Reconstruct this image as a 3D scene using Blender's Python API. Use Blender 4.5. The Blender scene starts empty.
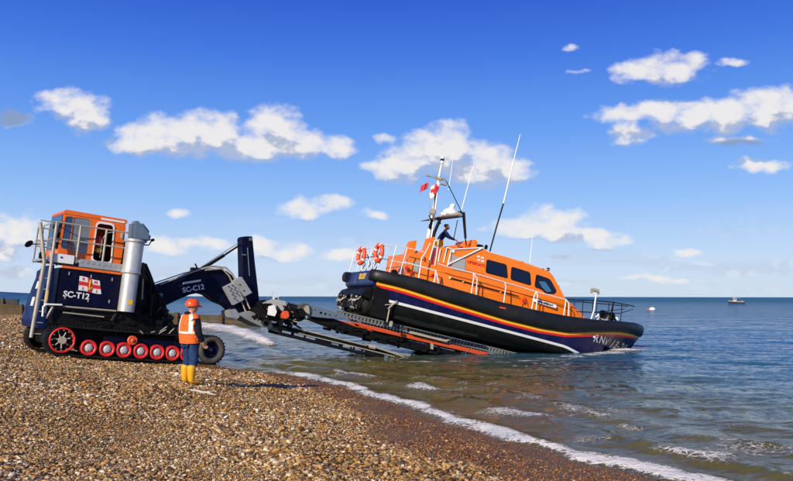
import bpy, bmesh, math, random
import numpy as np
from mathutils import Vector, Matrix, Euler
random.seed(7)
rng = np.random.default_rng(11)
SC = bpy.context.scene
COL = SC.collection
FPX = 771.0; HCAM = 2.35; PITCH = math.atan(56.0 / FPX)
CAM = Vector((0, 0, HCAM))
# ------------------------------------------------------------------ camera
cd = bpy.data.cameras.new('camera'); cam = bpy.data.objects.new('camera', cd); COL.objects.link(cam)
cam.location = CAM; cam.rotation_euler = (math.pi / 2 + PITCH, math.radians(-0.1), 0)
cd.sensor_width = 36; cd.lens = 36 * FPX / 793; cd.clip_end = 60000; cd.clip_start = 0.05
SC.camera = cam

def ray(px, py):
    a, b = (px - 396.5) / FPX, (240.5 - py) / FPX
    c, s = math.cos(PITCH), math.sin(PITCH)
    return Vector((a, c - b * s, s + b * c))
def ground(px, py, z=0.0):
    d = ray(px, py); t = (z - HCAM) / d.z
    return CAM + d * t
def atdist(px, py, Y):
    d = ray(px, py); return CAM + d * (Y / d.y)

class Frame:
    def __init__(s, loc, yaw, pitch=0, roll=0):
        s.M = Matrix.Translation(loc) @ Matrix.Rotation(yaw, 4, 'Z') @ Matrix.Rotation(pitch, 4, 'Y') @ Matrix.Rotation(roll, 4, 'X')
        s.I = s.M.inverted()
    def P(s, px, py, y):
        """measured point: where the sight line meets the thing's own plane y = const"""
        o = s.I @ CAM; d = s.I.to_3x3() @ ray(px, py)
        p = o + d * ((y - o.y) / d.y); return Vector((p.x, y, p.z))
    def X(s, px, py, x):
        o = s.I @ CAM; d = s.I.to_3x3() @ ray(px, py)
        p = o + d * ((x - o.x) / d.x); return Vector((x, p.y, p.z))
    def prof(s, pts, y):
        return [(lambda q: (q.x, q.z))(s.P(a, b, y)) for a, b in pts]

# ------------------------------------------------------------------ object helpers
def put(o, parent=None):
    COL.objects.link(o)
    if parent is not None: o.parent = parent
    return o
def tag(o, label=None, cat=None, group=None, kind=None):
    if label: o['label'] = label
    if cat: o['category'] = cat
    if group: o['group'] = group
    if kind: o['kind'] = kind
    return o
def thing(name, frame, label, cat, group=None):
    o = bpy.data.objects.new(name, None); COL.objects.link(o)
    o.matrix_world = frame.M if isinstance(frame, Frame) else frame
    o.empty_display_size = 0.2
    return tag(o, label, cat, group)

class MB:
    def __init__(s): s.v = []; s.f = []; s.m = []; s.sm = []
    def add(s, vs, fs, mi=0, smooth=False):
        b = len(s.v); s.v += [tuple(v) for v in vs]
        for f in fs: s.f.append(tuple(b + i for i in f)); s.m.append(mi); s.sm.append(smooth)
        return s
    def box(s, c, d, rot=None, mi=0, bev=0.0):
        c = Vector(c); hx, hy, hz = d[0] / 2, d[1] / 2, d[2] / 2
        bm = bmesh.new(); bmesh.ops.create_cube(bm, size=1, matrix=Matrix.Diagonal((d[0], d[1], d[2], 1)))
        if bev > 0: bmesh.ops.bevel(bm, geom=bm.edges[:], offset=min(bev, min(d) * .45), segments=2, affect='EDGES')
        R = (rot.to_3x3() if rot is not None else Matrix.Identity(3))
        bm.verts.index_update()
        s.add([R @ v.co + c for v in bm.verts], [[v.index for v in f.verts] for f in bm.faces], mi); bm.free(); return s
    def prism(s, prof, y0, y1, mi=0, bev=0.0):
        """extrude an (x, z) outline from y0 to y1"""
        bm = bmesh.new(); a = [bm.verts.new((x, y0, z)) for x, z in prof]; b = [bm.verts.new((x, y1, z)) for x, z in prof]
        n = len(prof)
        bm.faces.new(a); bm.faces.new(b[::-1])
        for i in range(n): bm.faces.new((a[i], b[i], b[(i + 1) % n], a[(i + 1) % n]))
        bmesh.ops.recalc_face_normals(bm, faces=bm.faces[:])
        if bev > 0: bmesh.ops.bevel(bm, geom=bm.edges[:], offset=bev, segments=2, affect='EDGES', clamp_overlap=True)
        bmesh.ops.triangulate(bm, faces=[f for f in bm.faces if len(f.verts) > 4])
        bm.verts.index_update()
        s.add([v.co for v in bm.verts], [[v.index for v in f.verts] for f in bm.faces], mi); bm.free(); return s
    def tube(s, pts, r, n=8, mi=0, caps=True):
        pts = [Vector(p) for p in pts]; rr = r if isinstance(r, (list, tuple)) else [r] * len(pts)
        vs = []; fs = []; prev = None
        for i, p in enumerate(pts):
            if i == 0: t = pts[1] - p
            elif i == len(pts) - 1: t = p - pts[i - 1]
            else: t = (pts[i + 1] - p).normalized() + (p - pts[i - 1]).normalized()
            t.normalize()
            if prev is None:
                u = t.cross(Vector((0, 1, 0))); u = u if u.length > .1 else t.cross(Vector((1, 0, 0)))
            else: u = prev - t * prev.dot(t)
            u.normalize(); prev = u; w = t.cross(u)
            for k in range(n):
                a = 2 * math.pi * k / n; vs.append(p + (u * math.cos(a) + w * math.sin(a)) * rr[i])
        for i in range(len(pts) - 1):
            for k in range(n): fs.append((i * n + k, i * n + (k + 1) % n, (i + 1) * n + (k + 1) % n, (i + 1) * n + k))
        s.add(vs, fs, mi, True)
        if caps:
            L = (len(pts) - 1) * n
            s.add(vs[:n], [tuple(range(n))[::-1]], mi); s.add(vs[L:], [tuple(range(n))], mi)
        return s
    def disc(s, c, r, y0, y1, n=24, mi=0, r2=None):
        """wheel-like cylinder whose axis is y"""
        c = Vector(c); r2 = r2 or r; vs = []
        for y, R_ in ((y0, r), (y1, r2)):
            for k in range(n):
                a = 2 * math.pi * k / n; vs.append((c.x + R_ * math.cos(a), y, c.z + R_ * math.sin(a)))
        s.add(vs, [(k, (k + 1) % n, n + (k + 1) % n, n + k) for k in range(n)], mi, True)
        s.add(vs[:n], [tuple(range(n))], mi); s.add(vs[n:], [tuple(range(n))[::-1]], mi); return s
    def lathe(s, prof, c, n=28, mi=0, axis='y'):
        """profile of (radius, offset along axis)"""
        c = Vector(c); vs = []; m = len(prof)
        for k in range(n):
            a = 2 * math.pi * k / n
            for r, t in prof:
                vs.append(c + (Vector((r * math.cos(a), t, r * math.sin(a))) if axis == 'y' else Vector((r * math.cos(a), r * math.sin(a), t)) if axis == 'z' else Vector((t, r * math.cos(a), r * math.sin(a)))))
        s.add(vs, [(k * m + j, k * m + j + 1, ((k + 1) % n) * m + j + 1, ((k + 1) % n) * m + j) for k in range(n) for j in range(m - 1)], mi, True); return s
    def strip(s, ring0, ring1, mi=0, smooth=False, closed=False):
        n = len(ring0); return s.add(list(ring0) + list(ring1), [(i, (i + 1) % n, n + (i + 1) % n, n + i) for i in range(n if closed else n - 1)], mi, smooth)
    def grid(s, rows, mi=None, smooth=True):
        n = len(rows[0]); b = len(s.v)
        for r in rows: s.v += [tuple(p) for p in r]
        for i in range(len(rows) - 1):
            for j in range(n - 1):
                s.f.append((b + i * n + j, b + i * n + j + 1, b + (i + 1) * n + j + 1, b + (i + 1) * n + j)); s.m.append(mi(i, j) if mi else 0); s.sm.append(smooth)
        return s
    def build(s, name, mats, parent=None, recalc=True, label=None):
        me = bpy.data.meshes.new(name); me.from_pydata(s.v, [], s.f)
        for m in (mats if isinstance(mats, (list, tuple)) else [mats]): me.materials.append(m)
        me.polygons.foreach_set('material_index', s.m); me.polygons.foreach_set('use_smooth', s.sm)
        me.validate(); me.update()
        if recalc:
            bm = bmesh.new(); bm.from_mesh(me); bmesh.ops.recalc_face_normals(bm, faces=bm.faces[:]); bm.to_mesh(me); bm.free()
        o = bpy.data.objects.new(name, me); put(o, parent)
        if label: o['label'] = label
        return o

# ------------------------------------------------------------------ material helpers
def nmat(name):
    m = bpy.data.materials.new(name); m.use_nodes = True
    return m, m.node_tree, m.node_tree.nodes['Principled BSDF']
def nd(nt, t, **kw):
    n = nt.nodes.new(t)
    for k, v in kw.items():
        if k in n.inputs.keys() if isinstance(k, str) else False: n.inputs[k].default_value = v
        else: setattr(n, k, v)
    return n
def ramp(nt, fac, stops, interp='LINEAR'):
    r = nt.nodes.new('ShaderNodeValToRGB'); r.color_ramp.interpolation = interp
    e = r.color_ramp.elements
    while len(e) < len(stops): e.new(0.5)
    for i, (p, c) in enumerate(stops): e[i].position = p; e[i].color = (*c, 1) if len(c) == 3 else c
    nt.links.new(fac, r.inputs[0]); return r.outputs[0]
def mixc(nt, fac, a, b, blend='MIX'):
    n = nt.nodes.new('ShaderNodeMix'); n.data_type = 'RGBA'; n.blend_type = blend
    for sock, v in ((n.inputs[0], fac), (n.inputs[6], a), (n.inputs[7], b)):
        if hasattr(v, 'node'): nt.links.new(v, sock)
        elif isinstance(v, (int, float)): sock.default_value = v
        else: sock.default_value = (*v, 1) if len(v) == 3 else v
    return n.outputs[2]
def mth(nt, op, a, b=None, c=None, clamp=False):
    n = nt.nodes.new('ShaderNodeMath'); n.operation = op; n.use_clamp = clamp
    for i, v in enumerate((a, b, c)):
        if v is None: continue
        if hasattr(v, 'node'): nt.links.new(v, n.inputs[i])
        else: n.inputs[i].default_value = v
    return n.outputs[0]
def mapr(nt, v, a, b, c=0, d=1, smooth=True):
    n = nt.nodes.new('ShaderNodeMapRange'); n.interpolation_type = 'SMOOTHSTEP' if smooth else 'LINEAR'
    nt.links.new(v, n.inputs[0])
    for i, x in enumerate((a, b, c, d)): n.inputs[i + 1].default_value = x
    return n.outputs[0]
def noise(nt, vec, scale, detail=4, rough=.55, dist=0, out='Fac', dims='3D'):
    n = nt.nodes.new('ShaderNodeTexNoise'); n.noise_dimensions = dims
    n.inputs['Scale'].default_value = scale; n.inputs['Detail'].default_value = detail; n.inputs['Roughness'].default_value = rough; n.inputs['Distortion'].default_value = dist
    if vec is not None: nt.links.new(vec, n.inputs['Vector'])
    return n.outputs[out]
def objco(nt): return nt.nodes.new('ShaderNodeTexCoord').outputs['Object']

def paint(name, col, rough=.35, dirt=.25, metal=0.0, dirtcol=(.09, .07, .05), scale=2.5, bump=.0, coat=0.0, streak=0.0, streakcol=(.25, .2, .14)):
    """painted or metal surface with worn, slightly grimy patches"""
    m, nt, b = nmat(name); co = objco(nt)
    n1 = noise(nt, co, scale, 6, .65); n2 = noise(nt, co, scale * 9, 4, .7)
    f = mth(nt, 'MULTIPLY', mapr(nt, mth(nt, 'ADD', mth(nt, 'MULTIPLY', n1, .7), mth(nt, 'MULTIPLY', n2, .3)), .44, .72), dirt)
    c0 = mixc(nt, mapr(nt, n2, .3, .7), tuple(x * .9 for x in col), tuple(min(1, x * 1.07) for x in col))
    cd_ = mixc(nt, f, c0, dirtcol)
    if streak:
        mp_ = nt.nodes.new('ShaderNodeMapping'); mp_.inputs['Scale'].default_value = (5, 5, .45); nt.links.new(co, mp_.inputs['Vector'])
        cd_ = mixc(nt, mth(nt, 'MULTIPLY', mapr(nt, noise(nt, mp_.outputs[0], 1.6, 5, .7), .52, .78), streak), cd_, streakcol)
    nt.links.new(cd_, b.inputs['Base Color'])
    nt.links.new(mapr(nt, n1, .3, .7, max(.05, rough - .08), min(1, rough + .15)), b.inputs['Roughness'])
    b.inputs['Metallic'].default_value = metal
    if coat: b.inputs['Coat Weight'].default_value = coat
    bp = nt.nodes.new('ShaderNodeBump'); bp.inputs['Strength'].default_value = .12 + bump; bp.inputs['Distance'].default_value = .01
    nt.links.new(n2, bp.inputs['Height']); nt.links.new(bp.outputs[0], b.inputs['Normal'])
    return m
def fabric(name, col, rough=.85, dirt=.12, dirtcol=(.09, .07, .05)):
    m = paint(name, col, rough, dirt, dirtcol=dirtcol, scale=3); nt = m.node_tree; b = nt.nodes['Principled BSDF']; co = objco(nt)
    mp = nt.nodes.new('ShaderNodeMapping'); mp.inputs['Scale'].default_value = (7, 7, 11); mp.inputs['Rotation'].default_value = (.5, .3, 0); nt.links.new(co, mp.inputs['Vector'])
    bp = nt.nodes.new('ShaderNodeBump'); bp.inputs['Strength'].default_value = .8; bp.inputs['Distance'].default_value = .05
    nt.links.new(noise(nt, mp.outputs[0], 1.0, 3, .5, 1.2), bp.inputs['Height']); nt.links.new(bp.outputs[0], b.inputs['Normal']); b.inputs['Specular IOR Level'].default_value = .2; return m
M = {}
M['orange'] = paint('orange_gelcoat', (.88, .20, .003), .40, .12, coat=.1, streak=.4, streakcol=(.42, .09, .01))
M['orange2'] = paint('orange_paint_tractor', (.86, .15, .004), .4, .25, streak=.4, streakcol=(.35, .07, .01))
M['navy'] = paint('navy_paint', (.0013, .0022, .021), .45, .25, dirtcol=(.02, .02, .024), streak=.3, streakcol=(.03, .03, .034))
M['navyhull'] = paint('navy_hull_paint', (.003, .005, .055), .3, .08, streak=.3, streakcol=(.05, .055, .08))
M['blue'] = paint('blue_panel_paint', (.003, .015, .085), .45, .2)
M['black'] = paint('black_steel', (.007, .007, .008), .45, .15, dirtcol=(.03, .025, .02))
M['rubber'] = paint('black_rubber', (.012, .012, .012), .6, .3, dirtcol=(.04, .035, .025), scale=1.2)
M['antifoul'] = paint('black_bottom_paint', (.010, .011, .012), .38, .35, dirtcol=(.035, .04, .035), scale=1.2, streak=.4, streakcol=(.055, .05, .035))
M['tyre'] = paint('dusty_tyre', (.05, .045, .035), .85, .7, dirtcol=(.16, .13, .08), scale=5, bump=.3)
M['red'] = paint('red_paint', (.72, .02, .015), .4, .45, dirtcol=(.12, .07, .05), scale=5)
M['redorange'] = paint('orange_red_steel', (.75, .09, .02), .45, .35)
M['white'] = paint('white_paint', (.8, .8, .78), .35, .12)
M['yellow'] = paint('yellow_paint', (.85, .5, .02), .35, .1)
M['grey'] = paint('grey_galvanised', (.42, .43, .42), .42, .4, metal=.35, dirtcol=(.12, .1, .08))
M['tan'] = paint('tan_galvanised', (.44, .40, .31), .5, .45, metal=.15, dirtcol=(.12, .1, .07))
M['steel'] = paint('bare_steel', (.60, .59, .57), .34, .3, metal=.5)
M['hub'] = paint('pale_hub', (.5, .5, .5), .5, .4, dirtcol=(.2, .16, .12), scale=8)
M['greypanel'] = paint('grey_panel', (.36, .37, .36), .5, .25)
M['bluegrey'] = paint('blue_grey_steel', (.16, .22, .27), .4, .35, metal=.4)
def glass(name, col, rough=.04):
    m, nt, b = nmat(name); b.inputs['Base Color'].default_value = (*col, 1); b.inputs['Roughness'].default_value = rough
    b.inputs['IOR'].default_value = 1.52; b.inputs['Specular IOR Level'].default_value = .5; return m
M['glass'] = glass('dark_window_glass', (.006, .008, .02))
M['cabglass'] = glass('grey_cab_glass', (.17, .19, .21), .12)

for k_ in ('navy', 'black', 'rubber', 'blue', 'antifoul'):
    M[k_].node_tree.nodes['Principled BSDF'].inputs['Specular IOR Level'].default_value = .12
# ------------------------------------------------------------------ light
SUN_EL = math.radians(25); SUN_AZ = math.radians(206)           # azimuth clockwise from +Y
sd = Vector((math.sin(SUN_AZ) * math.cos(SUN_EL), math.cos(SUN_AZ) * math.cos(SUN_EL), math.sin(SUN_EL)))
sl = bpy.data.lights.new('sun', 'SUN'); sl.energy = 5.0; sl.angle = math.radians(.53); sl.color = (1, .905, .74)
so = bpy.data.objects.new('sun', sl); COL.objects.link(so); so.rotation_euler = (-sd).to_track_quat('-Z', 'Y').to_euler(); so.location = (-10, -20, 20)
SC.view_settings.view_transform = 'Standard'; SC.view_settings.look = 'None'; SC.view_settings.gamma = 1; SC.view_settings.exposure = 0.0
SC.view_settings.use_curve_mapping = False
W = bpy.data.worlds.new('World'); SC.world = W; W.use_nodes = True
wt = W.node_tree; wt.nodes.clear()
sky = wt.nodes.new('ShaderNodeTexSky'); sky.sky_type = 'NISHITA'; sky.sun_disc = False; sky.sun_elevation = SUN_EL; sky.sun_rotation = SUN_AZ
sky.air_density = 1.0; sky.dust_density = .6; sky.ozone_density = 3.0
tc = wt.nodes.new('ShaderNodeTexCoord')
hs = wt.nodes.new('ShaderNodeHueSaturation'); hs.inputs['Saturation'].default_value = 1.1; hs.inputs['Value'].default_value = 1.0
wt.links.new(sky.outputs[0], hs.inputs['Color'])
BLOBS = [ # cloud lobes: picture position and radii (pixels of the photograph, turned into directions)
 (148,139,30,16),(180,134,36,19),(213,134,32,19),(243,147,26,13),(272,131,26,20),(262,148,34,12),(305,144,30,11),(328,146,24,9),
 (72,105,26,12),(88,122,18,13),(8,117,22,9),
 (640,72,24,9),(667,68,30,13),(690,62,16,9),(572,48,11,4),(575,71,12,3),(733,62,16,4),
 (622,114,26,9),(655,110,28,10),(690,116,36,13),(730,114,38,15),(772,108,42,18),(632,133,20,10),(738,141,32,5),(762,166,24,7),
 (400,166,24,13),(432,154,30,20),(452,150,28,21),(478,165,32,19),(503,171,24,13),(376,166,13,9),(385,138,11,5),
 (306,209,20,10),(327,203,22,6),(374,213,18,4),(180,212,14,4),
 (520,227,28,9),(552,221,28,12),(575,235,32,8),(604,242,26,6),
 (12,232,28,15),(4,252,20,9),(12,274,22,6),
 (170,246,24,9),(205,244,20,7),(256,247,24,8),(285,252,24,8),(345,256,26,6),
 (688,253,16,5),(560,258,18,3),(660,278,34,3)]
def dens_group():
    g = bpy.data.node_groups.new('cloud_density', 'ShaderNodeTree')
    g.interface.new_socket('P', in_out='INPUT', socket_type='NodeSocketVector'); g.interface.new_socket('D', in_out='OUTPUT', socket_type='NodeSocketFloat')
    gi = g.nodes.new('NodeGroupInput'); go = g.nodes.new('NodeGroupOutput')
    P = gi.outputs[0]; acc = None
    wn = g.nodes.new('ShaderNodeTexNoise'); wn.noise_dimensions = '2D'; wn.inputs['Scale'].default_value = 22; wn.inputs['Detail'].default_value = 3
    g.links.new(P, wn.inputs['Vector'])
    w1 = nd(g, 'ShaderNodeVectorMath', operation='MULTIPLY_ADD'); g.links.new(wn.outputs['Color'], w1.inputs[0]); w1.inputs[1].default_value = (.026, .018, 0); w1.inputs[2].default_value = (-.013, -.009, 0)
    w2 = nd(g, 'ShaderNodeVectorMath', operation='ADD'); g.links.new(P, w2.inputs[0]); g.links.new(w1.outputs[0], w2.inputs[1]); Pw = w2.outputs[0]
    for (cx, cy, rx, ry) in BLOBS:
        d = ray(cx, cy); u, v = d.x / d.y, d.z / d.y
        a, b = FPX / rx * .86, FPX / ry * .88
        q = nd(g, 'ShaderNodeVectorMath', operation='MULTIPLY_ADD'); g.links.new(Pw, q.inputs[0]); q.inputs[1].default_value = (a, b, 0); q.inputs[2].default_value = (-u * a, -v * b, 0)
        l = nd(g, 'ShaderNodeVectorMath', operation='DOT_PRODUCT'); g.links.new(q.outputs[0], l.inputs[0]); g.links.new(q.outputs[0], l.inputs[1])
        small = min(1.0, (rx * ry / 320.0) ** .5) * .62 + .36
        e = mth(g, 'MULTIPLY_ADD', l.outputs['Value'], -.62, small)
        acc = e if acc is None else mth(g, 'SMOOTH_MAX', acc, e, .25)
    n1 = nd(g, 'ShaderNodeTexNoise', noise_dimensions='2D'); n1.inputs['Scale'].default_value = 36; n1.inputs['Detail'].default_value = 6; n1.inputs['Roughness'].default_value = .50
    mp = nd(g, 'ShaderNodeVectorMath', operation='MULTIPLY'); g.links.new(P, mp.inputs[0]); mp.inputs[1].default_value = (1, 1.5, 1); g.links.new(mp.outputs[0], n1.inputs['Vector'])
    t = mth(g, 'MULTIPLY_ADD', n1.outputs['Fac'], 1.7, -.85 - .22)
    g.links.new(mth(g, 'ADD', mth(g, 'MAXIMUM', acc, -.8), t), go.inputs[0]); return g
DG = dens_group()
sep = wt.nodes.new('ShaderNodeSeparateXYZ'); wt.links.new(tc.outputs['Generated'], sep.inputs[0])
ay = mth(wt, 'MAXIMUM', mth(wt, 'ABSOLUTE', sep.outputs[1]), .05)
uv = wt.nodes.new('ShaderNodeCombineXYZ')
wt.links.new(mth(wt, 'DIVIDE', sep.outputs[0], ay), uv.inputs[0]); wt.links.new(mth(wt, 'DIVIDE', sep.outputs[2], ay), uv.inputs[1])
g1 = wt.nodes.new('ShaderNodeGroup'); g1.node_tree = DG; wt.links.new(uv.outputs[0], g1.inputs[0])
g2 = wt.nodes.new('ShaderNodeGroup'); g2.node_tree = DG
of = nd(wt, 'ShaderNodeVectorMath', operation='ADD'); wt.links.new(uv.outputs[0], of.inputs[0]); of.inputs[1].default_value = (-.009, .026, 0); wt.links.new(of.outputs[0], g2.inputs[0])
alpha = mapr(wt, g1.outputs[0], -.32, .78)
lit = mapr(wt, mth(wt, 'SUBTRACT', g2.outputs[0], g1.outputs[0]), -.26, .26, 1, 0)
thick = mapr(wt, g1.outputs[0], .2, 1.0, 0, 1)
dk = None
for (cx_, cy_, rx_, ry_) in ((8, 117, 30, 14), (742, 144, 34, 6)):
    d = ray(cx_, cy_); q_ = nd(wt, 'ShaderNodeVectorMath', operation='MULTIPLY_ADD'); wt.links.new(uv.outputs[0], q_.inputs[0]); a_, b_ = FPX / rx_, FPX / ry_
    q_.inputs[1].default_value = (a_, b_, 0); q_.inputs[2].default_value = (-d.x / d.y * a_, -d.z / d.y * b_, 0)
    l_ = nd(wt, 'ShaderNodeVectorMath', operation='DOT_PRODUCT'); wt.links.new(q_.outputs[0], l_.inputs[0]); wt.links.new(q_.outputs[0], l_.inputs[1])
    e_ = mapr(wt, l_.outputs['Value'], .3, 1.4, 1, 0); dk = e_ if dk is None else mth(wt, 'MAXIMUM', dk, e_)
ccol = mixc(wt, mth(wt, 'MULTIPLY', lit, mth(wt, 'MULTIPLY_ADD', dk, -1.0, 1.0)), mixc(wt, dk, (4.7, 5.2, 6.5), (2.6, 3.5, 5.6)), (8.9, 8.6, 8.4))
# faint streaks low in the sky
ns = nd(wt, 'ShaderNodeTexNoise', noise_dimensions='2D'); ns.inputs['Scale'].default_value = 9; ns.inputs['Detail'].default_value = 5
sm = nd(wt, 'ShaderNodeVectorMath', operation='MULTIPLY'); wt.links.new(uv.outputs[0], sm.inputs[0]); sm.inputs[1].default_value = (.6, 4, 1); wt.links.new(sm.outputs[0], ns.inputs['Vector'])
low = mth(wt, 'MULTIPLY', mapr(wt, sep.outputs[2], .0, .13, 1, 0), mapr(wt, ns.outputs['Fac'], .45, .75))
alpha = mth(wt, 'MAXIMUM', mth(wt, 'MULTIPLY', alpha, .93), mth(wt, 'MULTIPLY', low, .35))
alpha = mth(wt, 'MULTIPLY', alpha, mapr(wt, sep.outputs[2], -.002, .01))
SKYTINT = mapr(wt, sep.outputs[2], -.02, .36)
grad = ramp(wt, mapr(wt, sep.outputs[2], 0, .5, 0, 1, False), [(0, (.60, .71, .86)), (.08, (.54, .68, .90)), (.24, (.29, .51, .92)), (.42, (.13, .33, .87)), (.60, (.05, .18, .76)), (.74, (.022, .10, .62)), (1, (.015, .05, .40))])
base = mixc(wt, .88, hs.outputs[0], mixc(wt, 1.0, grad, (10.5, 10.5, 10.5), 'MULTIPLY'))
skyc = mixc(wt, alpha, base, ccol)
bg = wt.nodes.new('ShaderNodeBackground'); bg.inputs['Strength'].default_value = .1; wt.links.new(skyc, bg.inputs[0])
wo = wt.nodes.new('ShaderNodeOutputWorld'); wt.links.new(bg.outputs[0], wo.inputs[0])

# ------------------------------------------------------------------ numpy noise
_perm = rng.permutation(512); _perm = np.concatenate([_perm, _perm]); _ga = rng.random(512) * 2 * np.pi
def pn(x, y):
    xi = np.floor(x).astype(int); yi = np.floor(y).astype(int); xf = x - xi; yf = y - yi
    u = xf ** 3 * (xf * (xf * 6 - 15) + 10); v = yf ** 3 * (yf * (yf * 6 - 15) + 10)
    def g(a, b):
        h = _perm[(_perm[(xi + a) & 511] + yi + b) & 511]; an = _ga[h]; return np.cos(an) * (xf - a) + np.sin(an) * (yf - b)
    return (g(0, 0) * (1 - u) + g(1, 0) * u) * (1 - v) + (g(0, 1) * (1 - u) + g(1, 1) * u) * v
def fbm(x, y, o=4, g=.5):
    r = 0; a = 1
    for i in range(o): r = r + a * pn(x * 2 ** i + 17.3 * i, y * 2 ** i + 5.1 * i); a *= g
    return r
def sst(a, b, x): t = np.clip((x - a) / (b - a), 0, 1); return t * t * (3 - 2 * t)

SHORE = [(26, -30), (9, -1), (5.6, 5.2), (3.7, 9.9), (2.62, 11.5), (1.6, 13.4), (.1, 17.0), (-2.0, 21.6), (-3.3, 23.4), (-5.5, 25.6), (-7.4, 28.8), (-10.2, 37), (-14, 50), (-24, 75), (-70, 130), (-400, 420)]
def shore(x, y):
    x = np.asarray(x, float); y = np.asarray(y, float); best = np.full(x.shape, 1e9); sg = np.ones(x.shape)
    for (x0, y0), (x1, y1) in zip(SHORE[:-1], SHORE[1:]):
        dx, dy = x1 - x0, y1 - y0; L = dx * dx + dy * dy
        t = np.clip(((x - x0) * dx + (y - y0) * dy) / L, 0, 1); d = np.hypot(x - x0 - t * dx, y - y0 - t * dy)
        c = -(x - x0) * dy + (y - y0) * dx; m = d < best - 1e-9
        best = np.where(m, d, best); sg = np.where(m, np.where(c > 0, 1., -1.), sg)
    return best * sg
def land_z(x, y):
    s = shore(x, y)
    # the beach face: steeper near the man, lower where the machine has run down to the water
    k = .085 + .03 * np.exp(-((x + 4.5) ** 2 + (y - 16.7) ** 2) / 30.)
    z = np.where(s > 0, 8 * np.tanh(np.maximum(s, 0) * k / 8) , .11 * s)
    z = np.where(s > 9, k * 9 + (s - 9) * .02, z)
    z = np.maximum(z, -4)
    damp = sst(-1.0, 1.5, s)
    z = z + damp * (.085 * fbm(x * .35, y * .35, 3) + .03 * fbm(x * 1.3 + 4, y * 1.3, 3)) 
    # ruts pressed by the tractor's tracks
    ca_, sa_ = math.cos(math.radians(37)), math.sin(math.radians(37)); xl = (x + 9.1) * ca_ + (y - 26) * sa_; yl = np.abs(-(x + 9.1) * sa_ + (y - 26) * ca_)
    gate = sst(-1.5, -2.6, xl) * sst(-22, -14, xl); z = z + gate * (-.09 * np.exp(-((yl - 1.28) / .24) ** 4) + .06 * np.exp(-((yl - 1.75) / .16) ** 2) + .05 * np.exp(-((yl - .82) / .16) ** 2)) * (1 + .6 * pn(x * 2, y * 2))
    z = z + .035 * damp * np.sin(s * 1.9 + 1.5 * pn(x * .2, y * .2)) * sst(2.5, 5, s)
    return z

def polar_mesh(name, rs, a0, a1, na, zf, mat, kind='structure', attrs=None, keep=None):
    an = np.radians(np.linspace(a0, a1, na)); Rg, Ag = np.meshgrid(rs, an, indexing='ij')
    X = Rg * np.sin(Ag); Y = Rg * np.cos(Ag); Z = zf(X, Y)
    nr = len(rs); co = np.stack([X, Y, Z], -1).reshape(-1, 3)
    i = np.arange(nr - 1)[:, None] * na + np.arange(na - 1)[None, :]; i = i.reshape(-1)
    q = np.stack([i, i + 1, i + na + 1, i + na], -1)[:, ::-1]
    if keep is not None:
        K = keep(X, Y).reshape(-1); q = q[K[q].any(1)]
    me = bpy.data.meshes.new(name); me.vertices.add(len(co)); me.vertices.foreach_set('co', co.ravel().astype(np.float32))
    me.loops.add(q.size); me.loops.foreach_set('vertex_index', q.ravel().astype(np.int32))
    me.polygons.add(len(q)); me.polygons.foreach_set('loop_start', np.arange(len(q), dtype=np.int32) * 4)
    me.update(calc_edges=True); me.polygons.foreach_set('use_smooth', np.ones(len(q), bool))
    for k, fn in (attrs or {}).items():
        at = me.attributes.new(k, 'FLOAT', 'POINT'); at.data.foreach_set('value', fn(X, Y).reshape(-1).astype(np.float32))
    me.materials.append(mat); me.update()
    o = bpy.data.objects.new(name, me); COL.objects.link(o); o['kind'] = kind; return o
def attr(nt, name, t='GEOMETRY'):
    a = nt.nodes.new('ShaderNodeAttribute'); a.attribute_name = name; a.attribute_type = t; return a.outputs['Fac']

PEB = [(0, (.015, .009, .004)), (.17, (.08, .038, .010)), (.28, (.36, .175, .035)), (.38, (.56, .31, .075)), (.47, (.10, .06, .024)), (.57, (.62, .40, .14)), (.66, (.54, .22, .018)), (.76, (.74, .54, .26)), (.84, (.03, .02, .012)), (.93, (.84, .70, .46)), (1, (.92, .82, .62))]
# ---- shingle ground material
m, nt, b = nmat('shingle_ground'); co = objco(nt); wet = attr(nt, 'wet')
vo = nt.nodes.new('ShaderNodeTexVoronoi'); vo.inputs['Scale'].default_value = 42; nt.links.new(co, vo.inputs['Vector'])
vo2 = nt.nodes.new('ShaderNodeTexVoronoi'); vo2.inputs['Scale'].default_value = 85; nt.links.new(co, vo2.inputs['Vector'])
sx = nt.nodes.new('ShaderNodeSeparateColor'); nt.links.new(vo.outputs['Color'], sx.inputs[0])
sx2 = nt.nodes.new('ShaderNodeSeparateColor'); nt.links.new(vo2.outputs['Color'], sx2.inputs[0])
c1 = ramp(nt, sx.outputs[0], PEB); c2 = ramp(nt, sx2.outputs[1], PEB)
cc = mixc(nt, .45, c1, c2)
cc = mixc(nt, mapr(nt, vo.outputs['Distance'], .35, .75, 0, .5), cc, (.06, .035, .018))  # shade in the gaps between stones is darkened into the colour
big = noise(nt, co, .35, 4)
cc = mixc(nt, mth(nt, 'MULTIPLY', mapr(nt, big, .4, .65), .3), cc, (.25, .15, .07))
fine = noise(nt, co, 60, 3)
wetc = mixc(nt, mapr(nt, fine, .35, .7), (.09, .050, .018), (.38, .225, .095))
wetc = mixc(nt, .35, wetc, mixc(nt, 1.0, cc, (.5, .40, .28), 'MULTIPLY'))
cc = mixc(nt, wet, cc, wetc)
nt.links.new(cc, b.inputs['Base Color'])
nt.links.new(mth(nt, 'MULTIPLY_ADD', wet, -.35, .85), b.inputs['Roughness'])
bp = nt.nodes.new('ShaderNodeBump'); bp.inputs['Strength'].default_value = .6; bp.inputs['Distance'].default_value = .02; bp.invert = True; nt.links.new(mth(nt, 'MULTIPLY_ADD', wet, .12, .08), b.inputs['Specular IOR Level'])
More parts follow.
